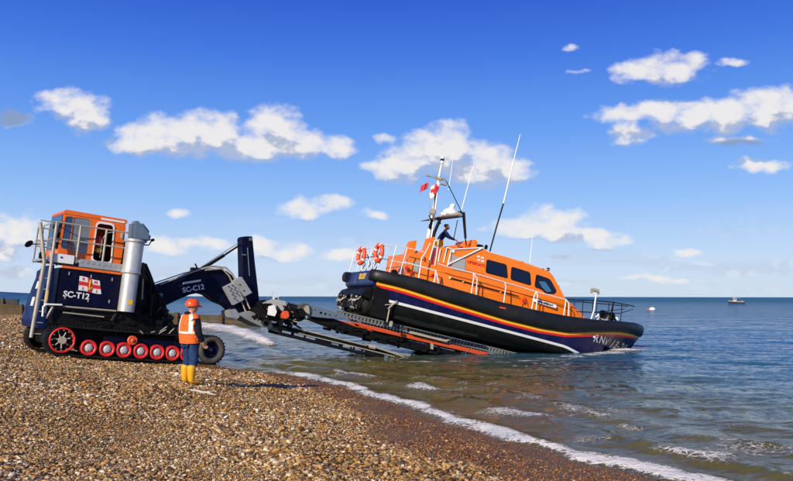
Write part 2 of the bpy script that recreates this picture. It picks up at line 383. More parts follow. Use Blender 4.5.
nt.links.new(mth(nt, 'ADD', vo.outputs['Distance'], mth(nt, 'MULTIPLY', vo2.outputs['Distance'], .4)), bp.inputs['Height']); nt.links.new(bp.outputs[0], b.inputs['Normal'])
M['ground'] = m
def wetf(x, y):
    s = shore(x, y) + .55 * fbm(x * .5, y * .5, 3) + .15 * fbm(x * 3, y * 3, 2)
    w = 1 - sst(.7, 1.7, s - 1.2 * sst(17, 11, y) * (1 + .5 * pn(x * .6, y * .6)))
    # streaks of wash-out higher up the face
    w2 = .75 * np.exp(-((s - 3.0) / .35) ** 2) * sst(-.1, .35, pn(x * .4 + 3, y * .4 + 9)) * (y < 20)
    return np.clip(np.maximum(w, w2), 0, 1)
rs = np.concatenate([np.linspace(.6, 4, 20), np.geomspace(4.1, 40, 330), np.geomspace(41, 700, 80)])
beach = polar_mesh('beach_ground', rs, -120, 100, 620, land_z, M['ground'], attrs={'wet': wetf}, keep=lambda X, Y: shore(X, Y) > -40)
tag(beach, 'brown shingle beach sloping down to the sea')

# ---- sea
m, nt, b = nmat('sea_water'); co = objco(nt); sh = attr(nt, 'shore'); fo = attr(nt, 'foam'); dist = attr(nt, 'dist')
n_big = noise(nt, co, .25, 3)
shn = mth(nt, 'ADD', sh, mth(nt, 'MULTIPLY_ADD', n_big, 3.0, -1.5))
body = ramp(nt, mapr(nt, shn, 0, 40, 0, 1, False), [(0, (.12, .095, .022)), (.12, (.10, .09, .02)), (.22, (.06, .08, .03)), (.36, (.016, .075, .11)), (.6, (.005, .07, .19)), (1, (.004, .075, .22))])
# foam
fx = nt.nodes.new('ShaderNodeTexVoronoi'); fx.feature = 'DISTANCE_TO_EDGE'; fx.inputs['Scale'].default_value = 7
wv = noise(nt, co, 5, 3, out='Color'); vm = nd(nt, 'ShaderNodeVectorMath', operation='MULTIPLY_ADD'); nt.links.new(wv, vm.inputs[0]); vm.inputs[1].default_value = (.35, .35, .35); nt.links.new(co, vm.inputs[2]); nt.links.new(vm.outputs[0], fx.inputs['Vector'])
lace = mapr(nt, fx.outputs['Distance'], .02, .22, 1, 0)
fn = noise(nt, co, 14, 5, .65)
fm = mth(nt, 'ADD', mth(nt, 'MULTIPLY', fo, 1.25), mth(nt, 'MULTIPLY_ADD', mth(nt, 'ADD', mth(nt, 'MULTIPLY', lace, .35), mth(nt, 'MULTIPLY', fn, .9)), 1.0, -1.05))
fmask = mapr(nt, fm, -.02, .35)
fmask = mth(nt, 'MULTIPLY', fmask, mapr(nt, fo, .02, .15))
nt.links.new(mixc(nt, fmask, body, (.84, .80, .70)), b.inputs['Base Color'])
nt.links.new(mth(nt, 'MULTIPLY_ADD', fmask, .75, .05), b.inputs['Roughness'])
b.inputs['IOR'].default_value = 1.333
nt.links.new(mapr(nt, dist, 18, 150, .34, .10), b.inputs['Specular IOR Level'])
mpx = nt.nodes.new('ShaderNodeMapping'); mpx.inputs['Scale'].default_value = (.75, 1.25, 1); nt.links.new(co, mpx.inputs['Vector'])
h1 = noise(nt, mpx.outputs[0], 1.1, 3, .6); h2 = noise(nt, mpx.outputs[0], 4.2, 4, .6); h3 = noise(nt, mpx.outputs[0], .18, 3, .5)
h4 = noise(nt, mpx.outputs[0], .045, 3, .6)
hh = mth(nt, 'ADD', mth(nt, 'ADD', mth(nt, 'MULTIPLY', h1, .19), mth(nt, 'MULTIPLY', h2, .05)), mth(nt, 'ADD', mth(nt, 'MULTIPLY', h3, 1.4), mth(nt, 'MULTIPLY', mth(nt, 'MULTIPLY', h4, 14.0), mapr(nt, dist, 60, 500))))
hh = mth(nt, 'ADD', mth(nt, 'MULTIPLY', hh, mapr(nt, sh, 2, 16, .35, 1)), mth(nt, 'MULTIPLY', mth(nt, 'MULTIPLY', fmask, fn), .05))
bp = nt.nodes.new('ShaderNodeBump'); bp.inputs['Strength'].default_value = 1.0; bp.inputs['Distance'].default_value = 1.0
nt.links.new(hh, bp.inputs['Height']); nt.links.new(bp.outputs[0], b.inputs['Normal'])
df = nt.nodes.new('ShaderNodeBsdfDiffuse')
bl = ramp(nt, mapr(nt, noise(nt, mpx.outputs[0], .35, 5, .65), .35, .65), [(0, (.007, .10, .195)), (1, (.038, .20, .35))])
ol = ramp(nt, mapr(nt, noise(nt, mpx.outputs[0], .8, 4, .6), .35, .65), [(0, (.070, .068, .012)), (1, (.17, .155, .038))])
dcol = mixc(nt, mapr(nt, shn, 4, 13), ol, bl)
nt.links.new(mixc(nt, fmask, dcol, (.84, .80, .70)), df.inputs[0]); nt.links.new(bp.outputs[0], df.inputs['Normal'])
ms = nt.nodes.new('ShaderNodeMixShader'); nt.links.new(ramp(nt, mapr(nt, dist, 0, 450, 0, 1, False), [(0, (.20,) * 3), (.09, (.27,) * 3), (.25, (.62,) * 3), (1, (.88,) * 3)]), ms.inputs[0]); nt.links.new(b.outputs[0], ms.inputs[1]); nt.links.new(df.outputs[0], ms.inputs[2])
nt.links.new(ms.outputs[0], nt.nodes['Material Output'].inputs['Surface'])
M['sea'] = m
def swash(x, y):      # how far a point is outside the wandering foam front
    return shore(x, y) + .34 * fbm(x * .45 + 7, y * .45, 3) + .16 * pn(x * 1.7, y * 1.7) + .05 * pn(x * 5, y * 5)
def foamf(x, y):
    s = swash(x, y); r = np.hypot(x, y)
    a = np.exp(-((s + .10) / np.maximum(.10, .24 + .22 * pn(x * .9, y * .9 + 40) + .06 * pn(x * 4, y * 4))) ** 2) * (.78 + .5 * pn(x * 1.6 + 9, y * 1.6)) * sst(25.5, 22.5, y) * .95
    s2 = s + .35 * fbm(x * .9 + 31, y * .9, 3)
    bnd = .60 * np.exp(-((s2 + 1.5) / .35) ** 2) * sst(-.25, .2, pn(x * .5 + 50, y * .5)) 
    bnd = bnd + .45 * np.exp(-((s2 + 2.9) / .4) ** 2) * sst(-.2, .25, pn(x * .45 + 80, y * .45))
    pt = .36 * sst(.05, .45, fbm(x * .8 + 90, y * .8, 3)) * sst(-7.0, -3.2, s) * sst(0, -.4, s)
    near = sst(34, 26, y)
    # the breaker beyond the machine, running in from the groyne
    far = np.zeros_like(x)
    pts = BRK
    for (x0, y0, w0), (x1, y1, w1) in zip(pts[:-1], pts[1:]):
        dx, dy = x1 - x0, y1 - y0; t = np.clip(((x - x0) * dx + (y - y0) * dy) / (dx * dx + dy * dy), 0, 1)
        d = np.hypot(x - x0 - t * dx, y - y0 - t * dy); w = w0 + (w1 - w0) * t
        far = np.maximum(far, np.exp(-(d / w) ** 2))
    far = far * (.8 + .5 * fbm(x * .6, y * .6, 2))
    # wash round the bow and the carriage
    bow = 1.1 * np.exp(-(((x - BOW.x) / 1.0) ** 2 + ((y - BOW.y) / .55) ** 2)) + .62 * np.exp(-(((x - BOW.x + 1.7) / 1.6) ** 2 + ((y - BOW.y + 1.0) / .5) ** 2))
    hullw = np.zeros_like(x)
    for (x0, y0, w0, i0) in HULLW:
        hullw = np.maximum(hullw, i0 * np.exp(-(((x - x0) ** 2 + (y - y0) ** 2) / w0 ** 2)) * (.75 + .9 * fbm(x * 1.7 + 5, y * 2.4, 2)))
    return np.clip(np.maximum.reduce([(a + 0 * x), bnd * near, pt * near, far, bow, hullw]), 0, 1.2)
_b = [ground(198, 325), ground(222, 329), ground(242, 334), ground(260, 341), ground(272, 346)]
BRK = [(p.x, p.y, w) for p, w in zip(_b, (1.6, 1.5, 1.1, .7, .25))]
BOW = ground(628, 350)
HULLW = [(ground(a_, b_).x, ground(a_, b_).y, w_, i_) for a_, b_, w_, i_ in ((618, 352, .8, 1.0), (605, 353, .7, .9), (590, 354.5, .6, .85), (572, 356, .6, .75), (548, 358.5, .5, .7), (525, 360.5, .5, .8), (505, 361.5, .4, .6), (455, 361, .4, .6), (425, 361.5, .5, .7), (410, 361.5, .4, .6))]
def seaz(x, y):
    s = swash(x, y); r = np.hypot(x, y); dm = sst(.2, -5, s); lod = sst(160, 50, r)
    z = lod * dm * (.05 * fbm(x * .33 + y * .1, y * .5, 3) + .024 * fbm(x * 1.1, y * 1.7 + 3, 3))
    z = z + lod * (.3 + .7 * dm) * .02 * fbm(x * 3.1, y * 4.2, 2)
    s2 = s + .35 * fbm(x * .9 + 31, y * .9, 3)
    z = z + .07 * np.exp(-((s + .25) / .3) ** 2) + .085 * np.exp(-((s2 + 1.55) / .4) ** 2) + .085 * np.exp(-((s2 + 2.95) / .5) ** 2) + .06 * np.exp(-((s2 + 4.6) / .6) ** 2)
    f = foamf(x, y); z = z + .02 * f * (1 + fbm(x * 6, y * 6, 2))
    far = sst(.3, 1, f) * (y > 33) * (x < -3); z = z + .22 * far
    bw = np.exp(-(((x - BOW.x) / .9) ** 2 + ((y - BOW.y) / .5) ** 2)); z = z + bw * (.03 + .12 * np.abs(fbm(x * 3, y * 3, 3)))
    # a swash sheet must not climb the beach
    return z - .6 * sst(.45, 1.4, s)
rs = np.concatenate([np.geomspace(3.5, 60, 560), np.geomspace(60.5, 400, 120), np.geomspace(410, 20000, 40)])
sea = polar_mesh('sea', rs, -75, 80, 760, seaz, M['sea'], attrs={'shore': lambda X, Y: -shore(X, Y), 'foam': foamf, 'dist': lambda X, Y: np.hypot(X, Y)}, keep=lambda X, Y: shore(X, Y) < 1.3)
tag(sea, 'blue sea turning olive and foamy at the shingle')

# ---- pebbles lying on the beach (uncountable)
m, nt, b = nmat('beach_pebble')
rnd = attr(nt, 'tone', 'INSTANCER'); wt2 = attr(nt, 'pwet', 'INSTANCER')
co = objco(nt); pc = ramp(nt, rnd, PEB)
pc = mixc(nt, mth(nt, 'MULTIPLY', noise(nt, co, 1.3, 4), .35), pc, (.25, .15, .08))
pcw = mixc(nt, 1.0, pc, (.66, .47, .32), 'MULTIPLY')
nt.links.new(mixc(nt, wt2, pc, pcw), b.inputs['Base Color']); nt.links.new(mth(nt, 'MULTIPLY_ADD', wt2, -.3, .6), b.inputs['Roughness']); b.inputs['Specular IOR Level'].default_value = .25
M['pebble'] = m
def pebble_field():
    N = 620000
    # density falls away with distance, sizes grow a little so the field stays even in the eye
    r = 4.6 * (64 / 4.6) ** (rng.random(N) ** .90); a = np.radians(rng.uniform(-34, 33, N))
    x = r * np.sin(a); y = r * np.cos(a); s = shore(x, y); w = wetf(x, y)
    keep = (s > -.25) & (rng.random(N) < np.where(w > .5, .50, 1.0)); x, y, s, w, r = x[keep], y[keep], s[keep], w[keep], r[keep]
    n = len(x); size = np.clip(rng.lognormal(math.log(.0086), .36, n), .0045, .024) * (.8 + r / 24) * np.where(w > .5, .62, 1)
    size = size * np.clip(1 + .9 * pn(s * .8 + 20, y * .12) + .5 * pn(x * .7 + 60, y * .7), .6, 1.4)
    z = land_z(x, y) + size * rng.uniform(0, .9, n)
    me = bpy.data.meshes.new('pebbles'); me.vertices.add(n); me.vertices.foreach_set('co', np.stack([x, y, z], -1).ravel().astype(np.float32))
    for k, vv in (('tone', np.clip(rng.random(n) + .16 * fbm(x * .6, y * .6, 2), 0, 1)), ('pwet', w), ('psize', size)):
        at = me.attributes.new(k, 'FLOAT', 'POINT'); at.data.foreach_set('value', vv.astype(np.float32))
    at = me.attributes.new('protn', 'FLOAT_VECTOR', 'POINT'); at.data.foreach_set('vector', (np.stack([rng.uniform(-.45, .45, n), rng.uniform(-.45, .45, n), rng.uniform(0, 6.28, n)], -1)).ravel().astype(np.float32))
    at = me.attributes.new('pscl', 'FLOAT_VECTOR', 'POINT'); at.data.foreach_set('vector', (np.stack([size * rng.uniform(1.0, 1.7, n), size * rng.uniform(.8, 1.1, n), size * rng.uniform(.5, .85, n)], -1)).ravel().astype(np.float32))
    o = bpy.data.objects.new('pebbles', me); COL.objects.link(o)
    tag(o, 'tan, brown and white pebbles covering the beach', 'pebbles', kind='stuff')
    g = bpy.data.node_groups.new('pebble_scatter', 'GeometryNodeTree')
    g.interface.new_socket('Geometry', in_out='INPUT', socket_type='NodeSocketGeometry'); g.interface.new_socket('Geometry', in_out='OUTPUT', socket_type='NodeSocketGeometry')
    gi = g.nodes.new('NodeGroupInput'); go = g.nodes.new('NodeGroupOutput'); L = g.links.new
    mp = g.nodes.new('GeometryNodeMeshToPoints'); L(gi.outputs[0], mp.inputs[0])
    ico = g.nodes.new('GeometryNodeMeshIcoSphere'); ico.inputs['Radius'].default_value = 1; ico.inputs['Subdivisions'].default_value = 2
    sp = g.nodes.new('GeometryNodeSetPosition'); L(ico.outputs[0], sp.inputs[0])
    nz = g.nodes.new('ShaderNodeTexNoise'); nz.inputs['Scale'].default_value = .9; nz.inputs['Detail'].default_value = 1
    vm = g.nodes.new('ShaderNodeVectorMath'); vm.operation = 'MULTIPLY_ADD'; L(nz.outputs['Color'], vm.inputs[0]); vm.inputs[1].default_value = (.8, .8, .8); vm.inputs[2].default_value = (-.4, -.4, -.4); L(vm.outputs[0], sp.inputs['Offset'])
    ss = g.nodes.new('GeometryNodeSetShadeSmooth'); L(sp.outputs[0], ss.inputs[0])
    sm_ = g.nodes.new('GeometryNodeSetMaterial'); L(ss.outputs[0], sm_.inputs[0]); sm_.inputs['Material'].default_value = M['pebble']
    ip = g.nodes.new('GeometryNodeInstanceOnPoints'); L(mp.outputs[0], ip.inputs['Points']); L(sm_.outputs[0], ip.inputs['Instance'])
    def na(nm):
        q = g.nodes.new('GeometryNodeInputNamedAttribute'); q.data_type = 'FLOAT_VECTOR'; q.inputs[0].default_value = nm; return q.outputs[0]
    e2r = g.nodes.new('FunctionNodeEulerToRotation'); L(na('protn'), e2r.inputs[0]); L(e2r.outputs[0], ip.inputs['Rotation']); L(na('pscl'), ip.inputs['Scale'])
    L(ip.outputs[0], go.inputs[0])
    md = o.modifiers.new('scatter', 'NODES'); md.node_group = g
    me.materials.append(M['pebble'])
#PEB
pebble_field()
# ------------------------------------------------------------------ more helpers
def plate(mb, outer, holes, y0, y1, mi=0):
    """flat wall in the xz plane with openings"""
    bm = bmesh.new(); loops = []
    for L in [outer] + holes:
        vs = [bm.verts.new((x, y0, z)) for x, z in L]; loops.append(vs)
        for i in range(len(vs)): bm.edges.new((vs[i], vs[(i + 1) % len(vs)]))
    bmesh.ops.triangle_fill(bm, use_beauty=True, edges=bm.edges[:])
    fr = [[v for v in f.verts] for f in bm.faces]; bm.verts.index_update()
    base = [v.co.copy() for v in bm.verts]; fi = [[v.index for v in f] for f in fr]; n = len(base)
    vs = base + [Vector((c.x, y1, c.z)) for c in base]; fs = fi + [[i + n for i in f][::-1] for f in fi]
    for L in loops:
        ix = [v.index for v in L]
        for i in range(len(ix)): a, b_ = ix[i], ix[(i + 1) % len(ix)]; fs.append([a, b_, b_ + n, a + n])
    mb.add(vs, fs, mi); bm.free(); return mb
def rnd_poly(pts, r=.08, n=3):
    """round the corners of an (x, z) outline"""
    out = []; m = len(pts)
    for i in range(m):
        p0, p, p1 = Vector(pts[i - 1]), Vector(pts[i]), Vector(pts[(i + 1) % m])
        a = (p0 - p); b_ = (p1 - p); ra = min(r, a.length * .45); rb = min(r, b_.length * .45)
        A = p + a.normalized() * ra; B_ = p + b_.normalized() * rb
        for k in range(n + 1):
            t = k / n; q = A * (1 - t) ** 2 + p * 2 * t * (1 - t) + B_ * t * t; out.append((q.x, q.y))
    return out
def inset(pts, d):
    c = sum((Vector(p) for p in pts), Vector((0, 0))) / len(pts)
    return [tuple(Vector(p) + (c - Vector(p)).normalized() * d) for p in pts]
def xf(mb, mat): mb.v = [tuple(mat @ Vector(v)) for v in mb.v]; return mb
def warp(mb, fn): mb.v = [tuple(fn(Vector(v))) for v in mb.v]; return mb
def text(s, size, mat, parent, org, right=(1, 0, 0), up=(0, 0, 1), name='lettering', bold=.0, align='CENTER', shear=0, ext=.003, label=None, space=1.0):
    c = bpy.data.curves.new('t', 'FONT'); c.body = s; c.size = size; c.extrude = ext; c.offset = bold; c.align_x = align; c.align_y = 'CENTER'; c.shear = shear; c.space_character = space; c.resolution_u = 3
    t = bpy.data.objects.new('t', c); COL.objects.link(t); bpy.context.view_layer.update()
    me = bpy.data.meshes.new_from_object(t.evaluated_get(bpy.context.evaluated_depsgraph_get())); bpy.data.objects.remove(t)
    r = Vector(right).normalized(); u = Vector(up); u = (u - r * u.dot(r)).normalized(); n = r.cross(u)
    me.transform(Matrix(((r.x, u.x, n.x, org[0]), (r.y, u.y, n.y, org[1]), (r.z, u.z, n.z, org[2]), (0, 0, 0, 1))))
    me.materials.clear(); me.materials.append(mat); me.name = name
    o = bpy.data.objects.new(name, me); put(o, parent)
    if label: o['label'] = label
    return o
def copy_part(o, parent, off=None):
    c = o.copy(); COL.objects.link(c); c.parent = parent
    if off is not None: c.location = Vector(o.location) + Vector(off)
    for ch in list(o.children): copy_part(ch, c)
    return c
def letters_label(o, s): o['label'] = s

# ================================================================== TRACTOR
zt = float(land_z(np.array([-9.1]), np.array([26.0]))[0])
T = Frame(Vector((-9.1, 26.0, .25)), math.radians(37), math.radians(6))
tr = thing('launch_tractor', T, 'navy tracked launching tractor with orange cab and red road wheels', 'tractor')
NY = -1.55
def tp(px, py, y=NY): return T.P(px, py, y)
spk = tp(62, 343); idl = tp(212, 350.5); bot = (tp(62, 357).z + tp(205, 364).z) / 2
RA, RB = .455, .47
spk.z = bot + RA + .01; idl.z = bot + RB + .01
def belt_path(n=14, ra=RA, rb=RB):
    P = []
    for k in range(n + 1):
        a = math.radians(90 + 180 * k / n); P.append((spk.x + ra * math.cos(a), spk.z + ra * math.sin(a)))
    m = 30
    for k in range(1, m): t = k / m; P.append((spk.x + (idl.x - spk.x) * t, bot + .012 * math.sin(k * 1.3)))
    for k in range(n + 1):
        a = math.radians(-90 + 180 * k / n); P.append((idl.x + rb * math.cos(a), idl.z + rb * math.sin(a)))
    for k in range(1, m): t = k / m; P.append((idl.x + (spk.x - idl.x) * t, idl.z + rb + (spk.z + ra - idl.z - rb) * t - .035 * math.sin(math.pi * t)))
    return P
def make_track(y0, y1, near):
    mb = MB(); P = belt_path(); Q = []
    cx = (spk.x + idl.x) / 2
    n = len(P)
    for i, (x, z) in enumerate(P):
        a = Vector(P[(i + 1) % n]) - Vector(P[i - 1]); nn = Vector((a.y, -a.x)).normalized(); c = Vector((cx, .5)); 
        if nn.dot(Vector((x, z)) - c) < 0: nn = -nn
        Q.append((x - nn.x * .055, z - nn.y * .055))
    o0 = [(x, y0, z) for x, z in P]; o1 = [(x, y1, z) for x, z in P]; i0 = [(x, y0, z) for x, z in Q]; i1 = [(x, y1, z) for x, z in Q]
    mb.strip(o0, o1, 0, False, True); mb.strip(i0, i1, 0, False, True); mb.strip(o0, i0, 0, False, True); mb.strip(o1, i1, 0, False, True)
    # grouser bars
    L = 0; pts = P + [P[0]]; step = .115; acc = 0
    for i in range(n):
        a, b_ = Vector(pts[i]), Vector(pts[i + 1]); d = (b_ - a).length; u = (b_ - a).normalized(); w = Vector((u.y, -u.x))
        if w.dot(a - Vector((cx, .5))) < 0: w = -w
        while acc < d:
            c = a + u * acc + w * .012; mb.box((c.x, (y0 + y1) / 2, c.y), (.04, abs(y1 - y0) - .02, .04), Matrix.Rotation(-math.atan2(u.y, u.x), 4, 'Y')); acc += step
        acc -= d
    tk = mb.build('track', M['rubber'], tr)
    yo = y0 - .01 if near else y1 + .01; s = 1 if near else -1
    # sprocket
    q = MB(); c = Vector((spk.x, 0, spk.z))
    q.lathe([(.325, yo + s * .12), (.33, yo - s * .0), (.35, yo - s * .03), (.385, yo - s * .0), (.385, yo + s * .25)], (c.x, 0, c.z), 32, 0)
    sp = q.build('sprocket', M['red'], tk)
    q = MB(); q.disc(c, .33, yo + s * .1, yo + s * .3, 28, 0); q.disc(c, .11, yo - s * .04, yo + s * .2, 18, 1)
    for k in range(7):
        a = k * math.tau / 7 + .3; q.tube([(c.x + .1 * math.cos(a), yo + s * .07, c.z + .1 * math.sin(a)), (c.x + .25 * math.cos(a), yo + s * .07, c.z + .25 * math.sin(a))], .022, 6, 1)
    for k in range(12):
        a = k * math.tau / 12; q.disc((c.x + .3 * math.cos(a), 0, c.z + .3 * math.sin(a)), .016, yo - s * .035, yo, 8, 1)
    q.build('sprocket_hub', [M['black'], M['tan']], tk)
    # road wheels
    first = None
    for px in (88, 106.5, 123.5, 140.5, 157, 172.5, 187):
        p = tp(px, 355); z = bot + .055 + .235
        if first is None:
            q = MB(); q.lathe([(.09, yo + s * .06), (.13, yo + s * .05), (.15, yo + s * .015), (.2, yo - s * .03), (.232, yo - s * .03), (.24, yo), (.24, yo + s * .18), (.1, yo + s * .2)], (p.x, 0, z), 30)
            first = q.build('road_wheel', M['red'], tk)
            q = MB(); q.lathe([(.005, yo - s * .035), (.07, yo - s * .035), (.105, yo - s * .01), (.125, yo + s * .02), (.14, yo + s * .05)], (p.x, 0, z), 22)
            for k in range(6):
                a = k * math.tau / 6; q.disc((p.x + .08 * math.cos(a), 0, z + .08 * math.sin(a)), .012, yo - s * .045, yo, 6)
            firsth = q.build('wheel_hub', M['hub'], tk); x0 = p.x
        else:
            for src in (first, firsth):
                c2 = src.copy(); COL.objects.link(c2); c2.parent = tk; c2.location = (p.x - x0, 0, 0)
    p = tp(133, 341); q = MB(); q.lathe([(.01, yo - s * .02), (.06, yo - s * .02), (.07, yo + s * .02), (.1, yo + s * .02), (.14, yo - s * .01), (.15, yo + s * .12)], (p.x, 0, p.z), 22); q.build('return_roller', M['redorange'], tk)
    # idler wheel: a ribbed rim with a dark navy dish
    q = MB(); q.lathe([(.27, yo + s * .1), (.29, yo - s * .0), (.34, yo - s * .05), (.43, yo - s * .04), (.455, yo + s * .02), (.455, yo + s * .2)], (idl.x, 0, idl.z), 34); q.build('idler_rim', M['tyre'], tk)
    q = MB(); q.lathe([(.01, yo + s * .02), (.07, yo + s * .02), (.09, yo + s * .09), (.24, yo + s * .12), (.285, yo + s * .05)], (idl.x, 0, idl.z), 30); q.build('idler_wheel', M['navy'], tk)
    return tk
make_track(NY, NY + .55, True)
make_track(1.0, 1.55, False)

# lower hull between and above the tracks
P_ = tp
q = MB()
q.prism([(spk.x - .2, .35), (spk.x - .35, .95), (-2.6, 1.5), (-.4, 1.5), (.3, 1.25), (1.5, 1.1), (2.0, .95), (2.05, .55), (1.8, .3)], -.95, .95, 0, .03)
q.prism([(-2.75, .98), (-2.8, 1.2), (-2.72, 1.52), (-.5, 1.52), (-.1, 1.32), (1.2, 1.12), (1.95, .98)], -1.5, -.9, 0, .02); q.prism([(-2.75, .98), (-2.8, 1.2), (-2.72, 1.52), (-.5, 1.52), (-.1, 1.32), (1.2, 1.12), (1.95, .98)], .9, 1.5, 0, .02)
q.build('lower_hull', M['black'], tr)
q = MB(); q.box((.4, -1.28, .62), (3.1, .06, .3), bev=.01); q.box((1.1, -1.4, .93), (1.8, .16, .06), bev=.01); q.build('track_guard', M['navy'], tr)
q = MB(); random.seed(3)
for k in range(26):
    x = random.uniform(-2.4, 1.6); z = random.uniform(1.02, 1.45) - max(0, x) * .2; q.box((x, -1.53, z), (random.uniform(.06, .3), .06, random.uniform(.04, .16)), bev=.008)
for k in range(8):
    x = random.uniform(-2.2, 1.2); q.tube([(x, -1.5, 1.2), (x + .2, -1.56, 1.05 + random.random() * .2), (x + .5, -1.5, 1.1)], .018, 6)
q.build('hull_fittings', M['black'], tr)
# main body box behind the flag panel
a, b_, c, d = P_(60, 267.5), P_(123, 275.5), P_(118, 312), P_(57, 306)
zt1 = (a.z + b_.z) / 2; zb1 = (c.z + d.z) / 2; xl = -2.78; xr = -.86
q = MB(); q.box(((xl + xr) / 2, 0, (zt1 + zb1) / 2), (xr - xl, 3.04, zt1 - zb1), bev=.04); body = q.build('engine_housing', M['navy'], tr)
q = MB(); q.box(((xl + xr) / 2 + .05, -1.535, (zt1 + zb1) / 2), (xr - xl - .25, .03, zt1 - zb1 - .1), bev=.01)
side = q.build('side_panel', M['navy'], body)
q = MB()
for px, py in ((69, 274), (91, 277), (112, 280), (65, 298), (88, 301), (109, 302)): p = P_(px, py); q.box((p.x, -1.565, p.z), (.035, .03, .10), bev=.006)
q.build('latch', M['grey'], side)
q = MB(); l = P_(62, 266.5, -1.57); r = P_(121, 275, -1.57); q.box(((l.x + r.x) / 2, -1.56, (l.z + r.z) / 2), (r.x - l.x, .05, .075), bev=.01); q.build('orange_trim', M['orange2'], body)
# curved blue end panel
q = MB(); pr = [(-2.76, .80), (-3.0, .82), (-3.06, 1.05), (-3.02, 1.5), (-2.95, 2.1), (-2.88, 2.5), (-2.80, 2.78), (-2.76, 2.80)]
q.prism(pr, -.75, 1.45, 0, .02); warp(q, lambda v: Vector((v.x, v.y - max(0, v.y) * .45 * max(0, v.z - .9) / 1.9, v.z))); endp = q.build('end_panel', M['blue'], tr)
q = MB(); q.box((-2.955, .25, 2.15), (.02, .26, .24), Matrix.Rotation(.16, 4, 'Y')); q.box((-3.015, .3, 1.62), (.02, .3, .28), Matrix.Rotation(.12, 4, 'Y')); q.build('white_sticker', M['white'], endp)
q = MB(); q.box((-2.91, .25, 2.42), (.02, .26, .14), Matrix.Rotation(math.radians(10), 4, 'Y')); q.build('red_sticker', M['red'], endp)
# flag panel
def flag_badge(y, parent):
    c = [P_(79.6, 276.4, y), P_(99.6, 281.2, y), P_(101.2, 294.6, y), P_(78.3, 290.8, y)]
    def uv_(u, v, dy=0):   # v from the top
        t = c[0].lerp(c[1], u); b2 = c[3].lerp(c[2], u); p = t.lerp(b2, v); p.z += .012 * math.sin(u * 6.3); p.y = y - dy; return p
    def sheet(name, u0, u1, v0, v1, dy, mat, par):
        rows = [[uv_(u0 + (u1 - u0) * i / 10, v0 + (v1 - v0) * j, dy) for i in range(11)] for j in (0, 1)]
        return MB().grid(rows).build(name, mat, par, recalc=False)
    f = sheet('flag_badge', 0, 1, 0, 1, 0, M['white'], parent)
    sheet('cross', 0, 1, .36, .64, .003, M['red'], f); sheet('cross', .40, .60, 0, 1, .006, M['red'], f); 
    q = MB(); ce = uv_(.5, .5, .012); k = .16
    q.tube([(ce.x, ce.y, ce.z + .16), (ce.x, ce.y, ce.z - .13)], .018, 6); q.tube([(ce.x - .05, ce.y, ce.z + .09), (ce.x + .05, ce.y, ce.z + .09)], .014, 6)
    q.tube([(ce.x - .07, ce.y, ce.z - .06), (ce.x - .04, ce.y, ce.z - .12), (ce.x, ce.y, ce.z - .14), (ce.x + .04, ce.y, ce.z - .12), (ce.x + .07, ce.y, ce.z - .06)], .016, 6)
    q.build('anchor_emblem', M['yellow'], f)
    for ch, u, v in (('R', .2, .18), ('N', .8, .18), ('L', .2, .84), ('I', .8, .84)): text(ch, .12, M['red'], f, uv_(u, v, .006), name='letter', bold=.004, right=(1, 0, -.03))
flag_badge(-1.562, side)
p = P_(76.5, 296, -1.556); text('SC-T12', .25, M['white'], side, (p.x, -1.556, p.z), bold=.007, right=(1, 0, -.02))
# deck, ladder, railings
dz = (P_(50, 255.5).z + P_(128, 265.5).z) / 2; db = dz - .16
q = MB(); q.box((-1.93, -.34, dz - .08), (2.36, 2.40, .09), bev=.01); q.box((-1.5, -1.545, dz - .12), (1.5, .03, .24), bev=.005)
for k in range(9): q.box((-2.2 + k * .17, -1.566, dz - .09), (.09, .012, .06))
q.build('deck', M['grey'], tr)
q = MB(); l, r = P_(49, 253.5, -1.56), P_(74.5, 256.5, -1.56); q.box(((l.x + r.x) / 2, -1.57, l.z - .12), (r.x - l.x, .03, .27), bev=.008); wp = q.build('white_kick_panel', M['white'], tr)
q = MB(); p = P_(61, 258); q.disc((p.x, 0, p.z), .03, -1.6, -1.58, 12); q.build('bolt', M['blue'], wp)
q = MB(); rt = dz + 1.02
posts = [P_(51, 262).x, P_(76, 263).x, P_(102, 267).x, P_(126.5, 271).x]
for x in posts: q.tube([(x, -1.52, dz - .15), (x, -1.52, rt)], .034, 8)
for z in (rt, dz + .52): q.tube([(posts[0], -1.52, z), (posts[-1], -1.52, z)], .026, 8)
xe = posts[0] - .0
for y in (-.7, .1, .84): q.tube([(xe, y, dz - .1), (xe, y, rt)], .024, 8)
for z in (rt, dz + .52): q.tube([(xe, -1.52, z), (xe, .84, z)], .02, 8)
for x in posts: q.tube([(x, .84, dz - .15), (x, .84, rt)], .024, 8)
q.tube([(posts[0], .84, rt), (posts[-1], .84, rt)], .02, 8)
q.build('railing', M['tan'], tr)
q = MB()     # access ladder and its tall stiles
la0, la1 = P_(39.5, 223), P_(30.5, 338); x0 = P_(43, 262).x
q.tube([(la0.x, -1.62, la0.z), (x0 + .02, -1.62, P_(42, 262).z), (la1.x + .0, -1.62, la1.z)], .055, 8)
lb = [P_(51.5, 222), P_(55, 268), P_(51, 314)]
q.tube([(posts[0], -1.58, lb[0].z), (posts[0], -1.62, dz - .2), (posts[0], -1.62, lb[2].z)], .048, 8)
for k in range(6):
    z = la1.z + .12 + k * .33; q.tube([(x0 - .02, -1.62, z), (posts[0], -1.62, z)], .016, 6)
for z in (lb[0].z - .02, lb[0].z - .25, lb[0].z - .62, lb[0].z - .8): q.tube([(la0.x, -1.62, z), (posts[0], -1.6, z)], .018, 6)
q.build('ladder', M['tan'], tr)
q = MB(); p = P_(52.5, 297); q.box((posts[0], -1.66, p.z), (.05, .02, .3)); q.build('yellow_marking', M['yellow'], tr)
q = MB()
